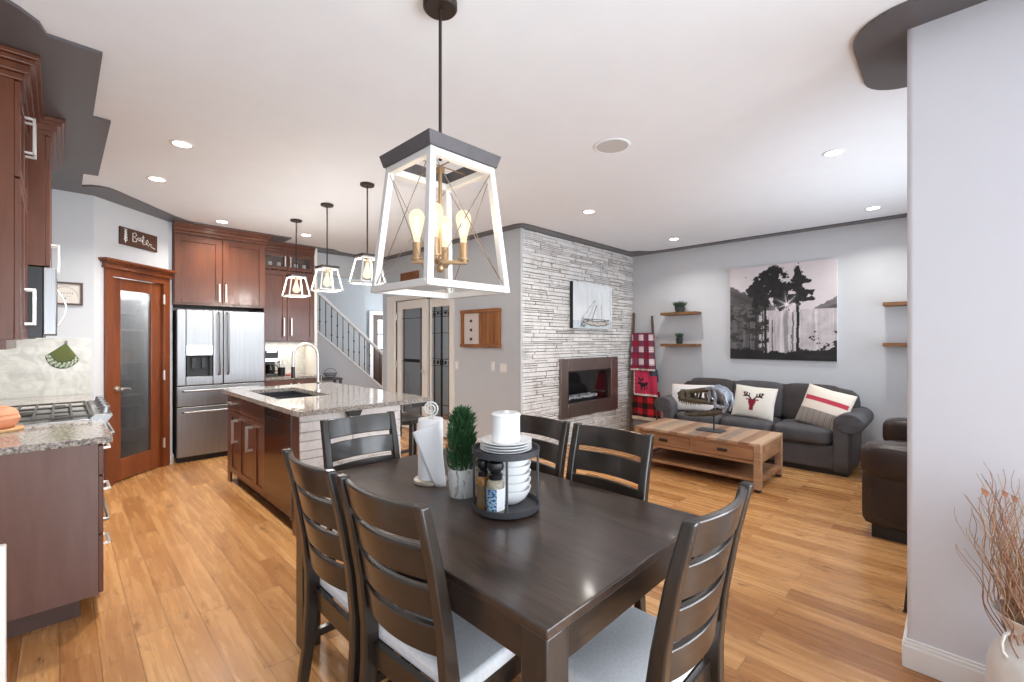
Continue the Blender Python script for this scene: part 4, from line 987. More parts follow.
ob = thing('outlet_box', 'black pop-out outlet box under the island counter edge, above the far chair', 'outlet', (0, 0, 0))
B().prism([(1.515, 0), (1.635, 0), (1.61, -.06), (1.535, -.06)], 3.228, 3.272, Matrix.Translation((0, 0, .879)) @ Matrix(((1, 0, 0, 0), (0, 0, 1, 0), (0, 1, 0, 0), (0, 0, 0, 1)))).build('box', 'black', ob, bevel=.002)
br = thing('counter_bracket', 'black steel bracket under the right overhang of the island counter', 'bracket', (0, 0, 0))
B().box(2.005, 2.22, 3.30, 3.36, .866, .879).box(2.005, 2.02, 3.30, 3.36, .60, .866).build('plate', 'black', br); B().box(2.10, 2.24, 3.255, 3.262, .838, .879).build('front_plate', 'black', br)
st = thing('counter_stool', 'dark saddle-seat counter stool tucked at the right side of the island', 'stool', (2.40, 3.72, 0))
b = B(); grid = []
for i in range(9):
    row = []
    for j in range(13):
        u, v = -1 + 2*i/8, -1 + 2*j/12; row.append((u*.16, v*.215, .655 + .030*v*v - .004*u*u))
    grid.append(row)
for dz in (0, -.035):
    vv = [[b.m.verts.new((x, y, z+dz)) for x, y, z in row] for row in grid]
    for i in range(8):
        for j in range(12): b.m.faces.new((vv[i][j], vv[i+1][j], vv[i+1][j+1], vv[i][j+1]))
    if dz == 0: top = vv
    else: bot = vv
per = [(i, 0) for i in range(9)] + [(8, j) for j in range(1, 13)] + [(i, 12) for i in range(7, -1, -1)] + [(0, j) for j in range(11, 0, -1)]
for k in range(len(per)): a, c = per[k], per[(k+1) % len(per)]; b.m.faces.new((top[a[0]][a[1]], top[c[0]][c[1]], bot[c[0]][c[1]], bot[a[0]][a[1]]))
b.build('seat', 'darkx', st, bevel=.004)
for sx in (-1, 1):
    for sy in (-1, 1): B().strip([(sx*.15, sy*.19, 0), (sx*.125, sy*.165, .635)], (sx, sy, 0), .036, .036).build('leg', 'dark', st, bevel=.003)
b = B()
for sx in (-1, 1): b.bar((sx*.143, -.18, .20), (sx*.143, .18, .20), .02, .03)
for sy in (-1, 1): b.bar((-.14, sy*.178, .30), (.14, sy*.178, .30), .02, .03)
b.build('stretcher', 'darkx', st)

# ------------------------------------------------------------------ fireplace wall
fi = thing('fireplace', 'gas fireplace insert with wide dark bronze surround in the stone wall', 'fireplace', (0, 0, 0))
OX0, OX1, OZ0, OZ1, IX0, IX1, IZ0, IZ1 = 4.60, 5.985, .368, 1.16, 4.755, 5.80, .548, .99
B().box(OX0, IX0, 3.655, 3.715, OZ0, OZ1).box(IX1, OX1, 3.655, 3.715, OZ0, OZ1).box(IX0, IX1, 3.655, 3.715, OZ0, IZ0).box(IX0, IX1, 3.655, 3.715, IZ1, OZ1).build('surround', mat('bronze_surround', S(142, 126, 120), .34, .8, var=.12, vscale=3), fi, bevel=.003)
B().box(IX0, IX0+.02, 3.66, 3.70, IZ0, IZ1).box(IX1-.05, IX1-.03, 3.70, 3.72, IZ0, IZ1).box(IX0, IX1, 3.665, 3.70, IZ1-.02, IZ1).build('inner_trim', 'bronze', fi)
B().box(FX0+.002, FX1-.002, 4.12, 4.148, FZ0+.002, FZ1-.002).box(FX0+.002, FX0+.02, 3.73, 4.12, FZ0+.002, FZ1-.002).box(FX1-.02, FX1-.002, 3.73, 4.12, FZ0+.002, FZ1-.002).box(FX0+.02, FX1-.02, 3.73, 4.12, FZ1-.02, FZ1-.002).box(FX0+.02, FX1-.02, 3.73, 4.12, FZ0+.002, FZ0+.03).build('firebox', 'black', fi)
B().box(IX0, IX1, 3.708, 3.712, IZ0, IZ1).build('glass_pane', 'glass', fi)
B().box(4.85, 5.70, 3.80, 4.05, .53, .575).build('burner_tray', 'black', fi)
b = B(); rr = random.Random(4)
for k in range(150):
    c = (rr.uniform(4.86, 5.69), rr.uniform(3.81, 4.04), .58 + rr.uniform(0, .02)); r = rr.uniform(.012, .026)
    n0 = len(b.m.verts); bmesh.ops.create_icosphere(b.m, subdivisions=1, radius=r); b.m.verts.ensure_lookup_table()
    for v in list(b.m.verts)[n0:]: v.co = Vector((v.co.x*rr.uniform(.8, 1.3)+c[0], v.co.y+c[1], v.co.z*.8+c[2]))
o = b.build('fire_glass', mat('fire_crystals', S(214, 214, 218), .15, var=.2, vscale=30), fi, angle=10); o['kind'] = 'stuff'
# sailing boat picture: white canvas with dark sides
sp_ = thing('canvas_picture', 'white canvas with a grey sailing boat on the stone wall above the fireplace', 'picture', (5.305, 3.687, 1.885))
B().box(-.475, .475, -.052, -.001, -.315, .315).build('stretcher_frame', 'black', sp_)
def f_boat(u, v):
    n = noise.noise(Vector((u*9, v*4, 1.3))); n2 = noise.noise(Vector((u*22, v*22, 5))); c = 228 + 8*n
    col = [c-4, c+1, c+3]
    def mixc(t, k):
        for i in range(3): col[i] = col[i]*(1-k) + t[i]*k
    if v < .17: mixc((150, 170, 178), .35 + .3*n2)
    # hull
    hull_t = .175 + .05*(abs(u-.58)/.36)**2; hull_b = .055 + .10*(abs(u-.60)/.38)**3
    if .20 < u < .93 and hull_b < v < hull_t:
        mixc((196, 188, 178), .9)
        if v > hull_t - .022 or v < hull_b + .022: mixc((70, 68, 68), .85)
        if n2 > .25: mixc((90, 86, 84), .6)
    if .17 < u < .30 and .03 < v < .17 and n2 > -.1: mixc((60, 66, 72), .55)
    for x0, y0, x1, y1, w_ in ((.46, .19, .58, .52, .007), (.28, .21, .90, .20, .006), (.36, .2, .55, .62, .003), (.72, .2, .70, .55, .004), (.2, .2, .55, .66, .003)):
        dx, dy = x1-x0, y1-y0; t = max(0, min(1, ((u-x0)*dx + (v-y0)*dy)/(dx*dx+dy*dy))); d = math.hypot(u-x0-t*dx, v-y0-t*dy)
        if d < w_*1.6: mixc((88, 90, 94), .8)
    for k, (a, s_) in enumerate(((.34, .30), (.45, .34), (.60, .30), (.72, .24))):
        if .22 < v < .86 and abs(u - a - s_*(.86-v)*.12) < .045*(1-(v-.2)/.75): mixc((200, 206, 212), .45)
    if abs(u-.955 + .01*math.sin(v*30)) < .01 and n2 > -.2: mixc((120, 140, 130), .5)
    return col
mesh_obj('canvas_face', canvas(.95, .63, 130, 90, f_boat, Matrix.Translation((0, -.0535, 0))), 'art', sp_)

# forest picture on the living room wall
fo = thing('canvas_picture', 'large black and white forest canvas above the sofa', 'picture', (6.5, 1.596, 1.768), -PI/2)
B().box(-.602, .602, -.032, -.001, -.613, .613).build('stretcher_frame', 'trim', fo, bevel=.002)
def fbm(x, y, s): return noise.fractal(Vector((x, y, s)), .8, 2.1, 5)
def f_forest(u, v):
    g = 226 - 10*v + 6*fbm(u*3, v*3, 2)
    w_ = (1, .97, .985)
    def mx(t, k): return g*(1-k) + t*k
    nz = fbm(u*7, v*9, 0)
    # distant hills with streaked light
    if v < .80 - .50*u + .03*fbm(u*14, 0, 3) and u < .46: g = mx(74 + 46*fbm(u*2 - v*3, v*16 + u*7, 7) + 50*max(0, u-.2), .92)
    if v < .40 + .62*(u-.62) + .02*fbm(u*16, 1, 3) and u > .62 and v > .36: g = mx(96 + 60*fbm(u*2+v*3, v*20 - u*6, 8), .85)
    # light falling through the stand
    if v < .52:
        st = fbm(u*38, v*2.2, 11); lit = 206 + 46*st - 60*abs(u-.58)
        g = lit if u > .30 else lit*.55 - 6
        if u > .64: g = 196 + 40*st*(.5+.5*math.sin(u*40)) + 20*nz
    # branches and undergrowth
    if v < .62 and u < .40 and fbm(u*9, v*15, 21) > .06: g = min(g, 56 + 30*nz)
    if v < .30 and u > .60 and fbm(u*8, v*9, 31) > .20 - .5*max(0, .22-v): g = 44
    # trunks
    for x0, wd, v1, val in ((.365, .012, .66, 34), (.335, .006, .6, 52), (.665, .013, .66, 26), (.275, .008, .5, 48), (.205, .006, .45, 52), (.43, .006, .42, 88), (.56, .020, .52, 150), (.62, .008, .5, 110)):
        if v < v1 and abs(u - x0 - .008*fbm(v*6, x0*9, 4)) < wd: g = val + 16*nz
    # crowns
    for cx, cy, rx, ry in ((.42, .80, .14, .17), (.30, .76, .11, .12), (.50, .70, .13, .14), (.44, .92, .09, .07), (.34, .64, .10, .08), (.54, .62, .08, .10), (.67, .76, .06, .18), (.68, .66, .09, .07), (.70, .80, .09, .03), (.66, .90, .035, .06), (.74, .62, .06, .025), (.24, .70, .06, .03)):
        d = math.hypot((u-cx)/rx, (v-cy)/ry)
        if d < 1 + .75*fbm(u*13, v*15, 17): g = 32 + 16*fbm(u*20, v*20, 9)
    # sun star
    dx, dy = u-.565, v-.575; r = math.hypot(dx, dy)
    a = math.atan2(dy, dx); ray = .5 + .5*math.cos(a*7 + .6)
    k = max(0, 1 - r/.035) + max(0, 1 - r/.16)*ray**6*.9 + max(0, 1-r/.10)*.35
    g = g + (250-g)*min(1, k)
    # dark ground
    gh = .085 + .10*max(0, abs(u-.5)-.12) + .03*fbm(u*12, 0, 40)
    if v < gh: g = 26 + 14*nz
    g = max(16, min(244, g))
    return (g, g*.965, g*.98)
mesh_obj('canvas_face', canvas(1.2, 1.225, 190, 190, f_forest, Matrix.Translation((0, -.033, 0))), 'art', fo)

# ------------------------------------------------------------------ ladder and blankets
la = thing('blanket_ladder', 'rustic dark wood blanket ladder leaning in the corner by the stone wall', 'ladder', (0, 0, 0))
LT, RT, LB, RB = Vector((6.46, 3.655, 1.84)), Vector((6.46, 3.345, 1.78)), Vector((6.22, 3.57, 0)), Vector((6.22, 3.12, 0))
lw = wood('ladder_wood', S(70, 52, 40), S(112, 86, 66), .7, 'Z', 9, .15)
for a, c in ((LB, LT), (RB, RT)): B().tube([a + (c-a)*k/6 + Vector((0, .004*math.sin(k*2), 0)) for k in range(7)], [.022, .021, .021, .020, .020, .019, .018], 10).build('rail', lw, la)
def lp(z, s): a = LB + (LT-LB)*(z/1.84); c = RB + (RT-RB)*(z/1.78); return a + (c-a)*s
for z in (.30, .62, .95, 1.50): B().tube([lp(z, -.02), lp(z, 1.02)], .015, 8).build('rung', lw, la)
GBk = 'blankets on the ladder'
def blanket(name, label, zt, zb, s0, s1, off, fn, wob=.008):
    """cloth folded over the rung at height zt and hanging to zb in front"""
    wd = .40
    def pos(u, v):
        q = 1 - v
        z = zt + .02 - (zt-zb+.02)*q; s = s0 + (s1-s0)*u; p = lp(max(z, .02), s)
        fold = off + .012 + wob*(1+q)*math.sin(u*9 + zt*5)*q + .006*math.sin(u*17)
        return (p.x - fold - .03*q*.3, p.y, z)
    me = bpy.data.meshes.new(name); nx, nz = 64, 72; vs_ = []; fs = []; cs = []
    for j in range(nz+1):
        for i in range(nx+1): vs_.append(pos(i/nx, j/nz)); cs.append(S(*fn(i/nx, j/nz)))
    # short back fall behind the rung
    bj = 14
    for j in range(1, bj+1):
        for i in range(nx+1):
            u = i/nx; q = j/bj; z = zt + .02*math.cos(min(1, q*5)*PI) - .16*q*(1 if q > .2 else 0); p = lp(z, s0 + (s1-s0)*u)
            vs_.append((p.x + .022*min(1, q*4), p.y, z)); cs.append(S(*fn(u, .98-.1*q)))
    rows = [[j*(nx+1)+i for i in range(nx+1)] for j in range(nz+1+bj)]
    for a, c in zip(rows, rows[1:]):
        for i in range(nx): fs.append((a[i], a[i+1], c[i+1], c[i]))
    me.from_pydata(vs_, [], fs); at = me.color_attributes.new('art', 'FLOAT_COLOR', 'POINT')
    for k, c in enumerate(cs): at.data[k].color = c
    for p in me.polygons: p.use_smooth = True
    o = mesh_obj('blanket', me, 'cloth_art'); md = o.modifiers.new('solid', 'SOLIDIFY'); md.thickness = .007; md.offset = -1
    return tag(o, label, 'blanket', GBk)
def f_plaid(u, v):
    a = (math.sin(u*2*PI*2.05 - .9) > 0); c = (math.sin(v*2*PI*3.1 + .2) > 0)
    col = (150, 24, 52) if a and c else ((222, 206, 208) if not a and not c else (118, 62, 86))
    if (u*12.3) % 1 < .12 or (v*18.6) % 1 < .12: col = tuple(x*.62 for x in col) if a or c else (190, 120, 140)
    if v < .05: col = (226, 214, 208) if (u*34) % 1 < .6 else (150, 110, 110)
    return col
def f_moose(u, v):
    col = (192, 52, 84)
    if u > .70 and v > .74: col = (66, 70, 84)
    for cx, cy, rx, ry in ((.42, .40, .13, .075), (.55, .45, .06, .06), (.29, .47, .07, .05), (.22, .45, .05, .03), (.33, .58, .10, .028), (.24, .62, .03, .05), (.42, .62, .03, .05)):
        if ((u-cx)/rx)**2 + ((v-cy)/ry)**2 < 1: col = (38, 24, 34)
    for cx in (.34, .40, .50, .57):
        if abs(u-cx) < .020 and .22 < v < .40: col = (38, 24, 34)
    if v < .05 + .03*abs(math.sin(u*26)) or u < .035 + .03*abs(math.sin(v*22)): col = (232, 220, 214)
    return col
def f_buffalo(u, v):
    a = int(u*5.2) % 2; c = int(v*5.2) % 2
    col = (206, 34, 44) if a and c else ((24, 16, 18) if not a and not c else (112, 20, 28))
    if v < .10: col = (226, 208, 186)
    return col
blanket('blanket', 'red and white plaid blanket, topmost on the ladder', 1.50, .94, .0, 1.06, .03, f_plaid)
blanket('blanket', 'pinkish red blanket with a dark moose, in the middle of the ladder', .95, .56, .10, 1.10, .014, f_moose)
blanket('blanket', 'red and black checked blanket with cream hem, lowest on the ladder', .62, .20, .06, 1.14, .004, f_buffalo)

# ------------------------------------------------------------------ wall shelves with plants
def shelf(loc, wd, lab): return tag(B().box(-.2, -.001, -wd/2, wd/2, -.02, .02).build('floating_shelf', 'shelfw', bevel=.003, loc=loc), lab, 'shelf', 'floating wall shelves')
shelf((6.5, 2.865, 1.795), .53, 'upper wooden floating shelf between ladder and forest canvas')
shelf((6.5, 2.865, 1.335), .53, 'lower wooden floating shelf between ladder and forest canvas')
shelf((6.5, .265, 1.80), .60, 'upper wooden floating shelf right of the forest canvas')
shelf((6.5, .265, 1.36), .60, 'lower wooden floating shelf right of the forest canvas')
def tuft(name, lab, loc, pr, ph_, n, ln, spread, seed):
    t = thing(name, lab, 'plant', loc)
    B().lathe([(0, 0), (pr*.72, 0), (pr*.8, .005), (pr, ph_), (pr*.9, ph_), (pr*.85, ph_*.9), (0, ph_*.88)], n=24).build('pot', 'charpot', t)
    b = B(); r_ = random.Random(seed)
    for k in range(n):
        a = r_.uniform(0, 2*PI); q = r_.random()**.5*spread; d = Vector((math.cos(a)*q, math.sin(a)*q, 1)).normalized()
        p = Vector((math.cos(a)*pr*.6*r_.random(), math.sin(a)*pr*.6*r_.random(), ph_*.85)); L = ln*r_.uniform(.6, 1.1); sd = d.cross(Vector((r_.uniform(-1, 1), r_.uniform(-1, 1), .2))).normalized()*.006
        up2 = d.cross(sd).normalized()*.003; m_ = p + d*L*.5
        q_ = [b.m.verts.new(x) for x in (p, m_+sd, p+d*L, m_-sd, m_+up2)]
        for f in ((0, 1, 4), (1, 2, 4), (2, 3, 4), (3, 0, 4), (0, 3, 2, 1)): b.m.faces.new([q_[i] for i in f])
    b.build('leaves', 'leaf2', t); return t
tuft('potted_plant', 'round grey-green plant in a dark bowl on the upper shelf left of the canvas', (6.39, 2.87, 1.815), .075, .075, 320, .11, 1.0, 1)
tuft('potted_plant', 'small grassy plant in a dark square-ish pot on the lower shelf left of the canvas', (6.39, 2.875, 1.355), .055, .085, 220, .09, .55, 2)

# ------------------------------------------------------------------ sofas and pillows
def cushion(b, x0, x1, y0, y1, z0, z1, p=7, puff=.12, n=10):
    """rounded stuffed block"""
    c = Vector(((x0+x1)/2, (y0+y1)/2, (z0+z1)/2)); h = Vector(((x1-x0)/2, (y1-y0)/2, (z1-z0)/2)); n0 = len(b.m.verts)
    g = bmesh.ops.create_grid(b.m, x_segments=n, y_segments=n, size=1)['verts']; base = [(v.co.x, v.co.y) for v in g]; 
    bmesh.ops.delete(b.m, geom=g, context='VERTS')
    idx = {}
    def V(q):
        k = tuple(round(t, 4) for t in q)
        if k not in idx:
            q = Vector(q); m = max(abs(t) for t in q); l = sum((abs(t)/m)**p for t in q)**(1/p); q = q/l
            mn = min(h); e = Vector(q)
            bulge = [1 + puff*mn/h[i]*(1 - q[(i+1) % 3]**2)*(1 - q[(i+2) % 3]**2) for i in range(3)]
            idx[k] = b.m.verts.new(Vector((c.x + e.x*h.x*bulge[0], c.y + e.y*h.y*bulge[1], c.z + e.z*h.z*bulge[2])))
        return idx[k]
    t = [-1 + 2*i/n for i in range(n+1)]
    for ax in range(3):
        for s_ in (-1, 1):
            for i in range(n):
                for j in range(n):
                    f = []
                    for a, c2 in ((t[i], t[j]), (t[i+1], t[j]), (t[i+1], t[j+1]), (t[i], t[j+1])):
                        q = [0, 0, 0]; q[ax] = s_; q[(ax+1) % 3] = a; q[(ax+2) % 3] = c2; f.append(V(q))
                    b.m.faces.new(f)
    return b
so = thing('sofa', 'charcoal suede three-seat sofa with rolled arms under the forest canvas', 'sofa', (6.03, 1.765, 0), -PI/2)
# local: x along the sofa (right in the photo), front at -y
B().box(-1.0, 1.0, -.36, .36, .05, .30).build('base', 'suede', so, bevel=.02)
B().box(-.98, .98, -.34, .34, .0, .05).build('plinth', 'black', so)
cushion(B(), -1.0, 1.0, .14, .42, .06, .86, 9, .03).build('back', 'suede2', so)
for s_ in (-1, 1):
    b = B(); cushion(b, s_*.93-.075, s_*.93+.075, -.40, .40, .03, .60, 12, .04)
    b.build('arm', 'suede', so)
    b = B(); n = 24; pts = []
    cx = s_*.995
    ring = [(cx + .125*math.cos(2*PI*k/n), .555 + .105*math.sin(2*PI*k/n)) for k in range(n)]
    prev = None
    for y, q in ((-.412, .0), (-.412, .90), (-.406, .97), (-.39, 1.0), (.30, 1.0), (.40, .96), (.41, .0)):
        rg_ = [b.m.verts.new((cx + (x-cx)*q, y, .555 + (z-.555)*q)) for x, z in ring]
        if prev:
            for j in range(n): b.m.faces.new((prev[j], prev[(j+1) % n], rg_[(j+1) % n], rg_[j]))
        prev = rg_
    b.build('arm_roll', 'suede', so)
    pass
for k in range(3):
    x0 = -.855 + .57*k
    cushion(B(), x0+.004, x0+.566, -.40, .20, .29, .475, 6, .16).build('seat_cushion', 'suede', so)
    mtb = Matrix.Translation((0, .13, .47)) @ Matrix.Rotation(-.22, 4, 'X')
    cushion(B(), x0+.002, x0+.568, -.10, .10, -.02, .415, 8, .16).build('back_cushion', 'suede2' if k != 1 else 'suede', so, mtx=mtb)
def pillow(label, loc, w_, h_, th, fn, rz, tilt, roll=0, nseg=72):
    t = thing('throw_pillow', label, 'pillow', loc, rz)
    me = bpy.data.meshes.new('pillow'); vs_ = []; fs = []; cs = []; n = nseg
    R = Matrix.Rotation(-tilt, 4, 'X') @ Matrix.Rotation(roll, 4, 'Y')
    for side in (-1, 1):
        for j in range(n+1):
            for i in range(n+1):
                u, v = -1 + 2*i/n, -1 + 2*j/n; e = max(0, (1-u*u)*(1-v*v)); y = side*(th/2*e**.42 if e > 0 else 0)
                pin = 1 - .05*(1-v*v if abs(u) > 0 else 0)*0
                x = u*w_/2*(1 - .06*(1-v*v)*0 - .05*(1 - abs(v))**1*abs(u)**3); z = v*h_/2*(1 - .05*(1-abs(u))*abs(v)**3)
                vs_.append(tuple(R @ Vector((x, y + side*.003, z + h_/2)))); cs.append(S(*(fn(i/n, j/n) if side < 0 else fn(.02, .02))))
    N_ = (n+1)*(n+1)
    for side in (0, 1):
        for j in range(n):
            for i in range(n): a = side*N_ + j*(n+1)+i; f = (a, a+1, a+n+2, a+n+1); fs.append(f if side == 0 else f[::-1])
    for i in range(n):
        for a, c in ((i, i+1), (n*(n+1)+i, n*(n+1)+i+1), (i*(n+1), (i+1)*(n+1)), (i*(n+1)+n, (i+1)*(n+1)+n)): fs.append((a, c, c+N_, a+N_))
    me.from_pydata(vs_, [], fs); at = me.color_attributes.new('art', 'FLOAT_COLOR', 'POINT')
    for k, c in enumerate(cs): at.data[k].color = c
    bm = bmesh.new(); bm.from_mesh(me); bmesh.ops.recalc_face_normals(bm, faces=bm.faces); bm.to_mesh(me); bm.free()
    for p in me.polygons: p.use_smooth = True
    mesh_obj('cover', me, 'cloth_art', t); return t
def f_white(u, v): return (228, 226, 226) if (v < .9 or u > .5) else (226, 214, 212)
def f_deer(u, v):
    col = (226, 222, 212); x, y = u-.5, v-.47
    def seg(x0, y0, x1, y1, w_):
        dx, dy = x1-x0, y1-y0; t = max(0, min(1, ((x-x0)*dx+(y-y0)*dy)/(dx*dx+dy*dy))); return math.hypot(x-x0-t*dx, y-y0-t*dy) < w_
    red = (150, 26, 52) if (int(u*34)+int(v*34)) % 2 else (112, 22, 42)
    ax = abs(x)
    if (ax < .085 - .30*max(0, -y-.02)**1.0 and -.20 < y < .08) or (ax < .055 and -.26 < y < -.1) or ((ax-.10)/.055)**2 + ((y-.07)/.022)**2 < 1: col = red
    x = ax
    for s_ in ((.03, .08, .085, .16, .020), (.085, .16, .19, .19, .020), (.19, .19, .235, .28, .018), (.10, .165, .085, .26, .016), (.15, .18, .155, .285, .016), (.20, .2, .20, .30, .014), (.13, .17, .235, .16, .012)):
        if seg(*s_): col = (56, 22, 32)
    return col
def f_sock(u, v):
    if v < .40: return (176, 168, 160) if (int(u*64) % 2) else (128, 120, 116)
    if .60 < v < .72 and .06 < u < .97: return (188, 62, 80)
    return (232, 222, 210)
# pillows lean on the back cushions; front of the pillows faces the table
pillow('plain white oblong pillow at the left end of the sofa, behind the dinosaur skull', (5.80, 2.44, .478), .60, .36, .16, f_white, -PI/2, .30, -.04)
pillow('white pillow with a red and black deer head in the middle of the sofa', (5.80, 1.73, .478), .46, .39, .16, f_deer, -PI/2, .32, .06)
pillow('cream pillow with red stripe and grey knit lower half, right sofa end', (5.78, 1.07, .455), .46, .45, .17, f_sock, -PI/2 - .1, .34, .24)

lv = thing('loveseat', 'brown leather loveseat with thick arms, half hidden behind the white stub wall', 'loveseat', (4.90, .03, 0), PI)
# local: front faces -y (towards the stone wall), x along
B().box(-.82, .82, -.42, .44, .10, .36).build('base', 'leather', lv, bevel=.02)
cushion(B(), -.82, .82, .22, .47, .10, .88, 8, .05).build('back', 'leather', lv)
for s_ in (-1, 1):
    b = B(); cushion(b, s_*.69-.13, s_*.69+.13, -.455, .44, .085, .50, 12, .03); b.build('arm', 'leather', lv)
    b = B(); cushion(b, s_*.69-.14, s_*.69+.15 if s_ > 0 else s_*.69+.14, -.462, .42, .415, .67, 6, .05); b.build('arm_pad', 'leather', lv)
for k in range(2): cushion(B(), -.555 + .555*k, -.003 + .555*k, -.44, .24, .34, .50, 6, .12).build('seat_cushion', 'leather', lv)
for x in (-.70, .70): B().box(x-.09, x+.09, -.40, .40, 0, .10).build('foot_block', 'black', lv)
pillow('cream pillow on the brown leather loveseat by the white stub wall', (4.95, .22, .50), .40, .34, .13, lambda u, v: (222, 208, 178), PI + .5, .40, .3, 24)

# ------------------------------------------------------------------ coffee table and skull
ct = thing('coffee_table', 'low reclaimed-wood coffee table with two drawers and a lower shelf', 'table', (4.89, 1.91, 0))
hx, hy = .37, .64
oakA = wood('plank_light', S(160, 126, 100), S(200, 168, 138), .6, 'X', 6, .12); oakB = wood('plank_mid', S(122, 88, 68), S(170, 132, 104), .6, 'X', 6, .12); oakC = wood('plank_grey', S(128, 108, 92), S(184, 160, 138), .6, 'X', 6, .12)
b = B(); np_ = 13; ms = []
for k in range(np_):
    y0 = -hy + 2*hy*k/np_; n0 = len(b.m.faces); b.box(-hx, hx, y0+.0008, y0+2*hy/np_-.0008, .425, .45); b.m.faces.ensure_lookup_table()
    for f in list(b.m.faces)[n0:]: f.material_index = (0, 1, 0, 2, 0, 1, 2, 0, 1, 0, 2, 0, 1)[k]
b.build('top', [oakA, oakB, oakC], ct, bevel=.0015, seg=1)
for sx in (-1, 1):
    for sy in (-1, 1):
        x, y = sx*(hx-.03), sy*(hy-.03); o = B().box(x-.03, x+.03, y-.03, y+.03, .025, .425).build('leg', 'oak', ct, bevel=.003)
        B().box(x-.024, x+.024, y-.024, y+.024, 0, .025).build('foot', 'black', o)
b = B()
for sx in (-1, 1):
    b.box(sx*(hx-.03)-.02, sx*(hx-.03)+.02, -hy+.06, hy-.06, .398, .425).box(sx*(hx-.03)-.02, sx*(hx-.03)+.02, -hy+.06, hy-.06, .255, .285)
for sy in (-1, 1): b.box(-hx+.06, hx-.06, sy*(hy-.03)-.02, sy*(hy-.03)+.02, .265, .425).box(-hx+.06, hx-.06, sy*(hy-.03)-.02, sy*(hy-.03)+.02, .085, .125)
b.box(-hx+.01, -hx+.05, -.022, .022, .285, .398).box(-hx+.03, hx-.03, -hy+.06, hy-.06, .262, .274)
b.build('frame', 'oak2', ct, bevel=.002)
B().box(-hx+.02, hx-.02, -hy+.02, hy-.02, .09, .115).build('lower_shelf', 'oak2', ct, bevel=.002)
for s_ in (-1, 1):
    y0, y1 = (.024, hy-.062) if s_ > 0 else (-hy+.062, -.024)
    o = B().box(-hx+.006, -hx+.026, y0, y1, .289, .394).box(-hx+.026, hx-.1, y0+.01, y1-.01, .29, .38).build('drawer', 'oak2', ct, bevel=.003)
    yc = (y0+y1)/2; B().box(-hx-.012, -hx+.006, yc-.045, yc+.045, .335, .358).box(-hx-.014, -hx-.008, yc-.045, yc+.045, .345, .362).build('pull', 'black', o, bevel=.003)
sk_ = thing('skull_sculpture', 'dark metallic dinosaur skull on a rod stand on the coffee table', 'sculpture', (4.85, 1.83, .45), PI/2)
# local: snout along +x, width along y
B().box(-.12, .14, -.085, .085, 0, .012).build('stand_base', 'slate', sk_, bevel=.002)
B().cyl((-.02, 0, .012), (-.02, 0, .24), .008, n=10).build('stand_rod', 'black', sk_)
bone = mat('skull_bronze', S(84, 76, 62), .55, .2, var=.45, vscale=26, bump=.3, bscale=80)
bone_glint = mat('skull_glint', S(146, 154, 166), .42, .45, var=.5, vscale=30, bump=.3, bscale=70)  # bluish glint on the back of the skull put into a paler colour
b = B()
for s_ in (-1, 1):
    # snout side: top ridge, tooth line, struts that leave the openings
    b.tube([(.0, s_*.055, .44), (.10, s_*.05, .425), (.22, s_*.038, .40), (.31, s_*.026, .385), (.355, s_*.014, .36)], [.026, .024, .024, .026, .022], 10)
    b.tube([(-.06, s_*.075, .30), (.04, s_*.07, .305), (.15, s_*.055, .31), (.26, s_*.04, .315), (.345, s_*.018, .325)], [.018, .022, .026, .030, .026], 10)
    for x0, x1, r in ((.30, .29, .036), (.23, .225, .030), (.13, .15, .016), (.05, .035, .018)): b.tube([(x0, s_*.045, .40), (x1, s_*.052, .315)], [r*.9, r], 8)
    for k in range(13):
        x = .345 - .026*k; y = s_*(.018 + .0031*k*1.2); L = (.034, .05, .046, .06, .05, .058, .046, .05, .04, .044, .034, .03, .026)[k]
        b.tube([(x, y, .305), (x-.004, y, .305-L*.6), (x-.010, y, .305-L)], [.0085, .0065, .001], 7)
b.ell((.33, 0, .35), .035, .03, .04); b.box(.05, .33, -.03, .03, .40, .415)
b.build('upper_jaw', bone, sk_)
b = B()
b.ell((-.06, 0, .405), .085, .075, .065).ell((-.13, 0, .37), .055, .085, .075)
for s_ in (-1, 1):
    b.tube([(.03, s_*.06, .45), (-.04, s_*.085, .462), (-.11, s_*.09, .44), (-.16, s_*.085, .39), (-.175, s_*.08, .30), (-.14, s_*.08, .22)], [.02, .026, .024, .024, .022, .016], 10)
    b.tube([(-.06, s_*.09, .44), (-.075, s_*.095, .35), (-.06, s_*.088, .29)], [.018, .016, .02], 9)
    b.tube([(-.06, s_*.088, .29), (-.12, s_*.09, .27), (-.165, s_*.085, .28)], [.02, .02, .018], 9)
    b.tube([(-.01, s_*.075, .43), (-.005, s_*.078, .36), (.0, s_*.075, .30)], [.016, .013, .016], 9)
b.build('cranium', bone_glint, sk_)
b = B()
for s_ in (-1, 1):
    b.tube([(-.15, s_*.075, .235), (-.06, s_*.07, .205), (.05, s_*.055, .18), (.16, s_*.038, .155), (.25, s_*.02, .145), (.285, 0, .15)], [.02, .03, .026, .022, .020, .014], 10)
    for k in range(11):
        x = .275 - .024*k; y = s_*(.012 + .0042*k); z = .158 + .0035*k; L = (.03, .036, .04, .036, .04, .034, .034, .03, .026, .022, .02)[k]
        b.tube([(x, y, z), (x, y, z+L*.6), (x-.006, y, z+L)], [.0075, .0055, .001], 7)
b.build('lower_jaw', bone, sk_)
B().cyl((-.02, -.075, .235), (-.02, .075, .235), .006, n=8).cyl((-.02, 0, .235), (-.05, 0, .36), .007, n=8).build('stand_bracket', 'black', sk_)

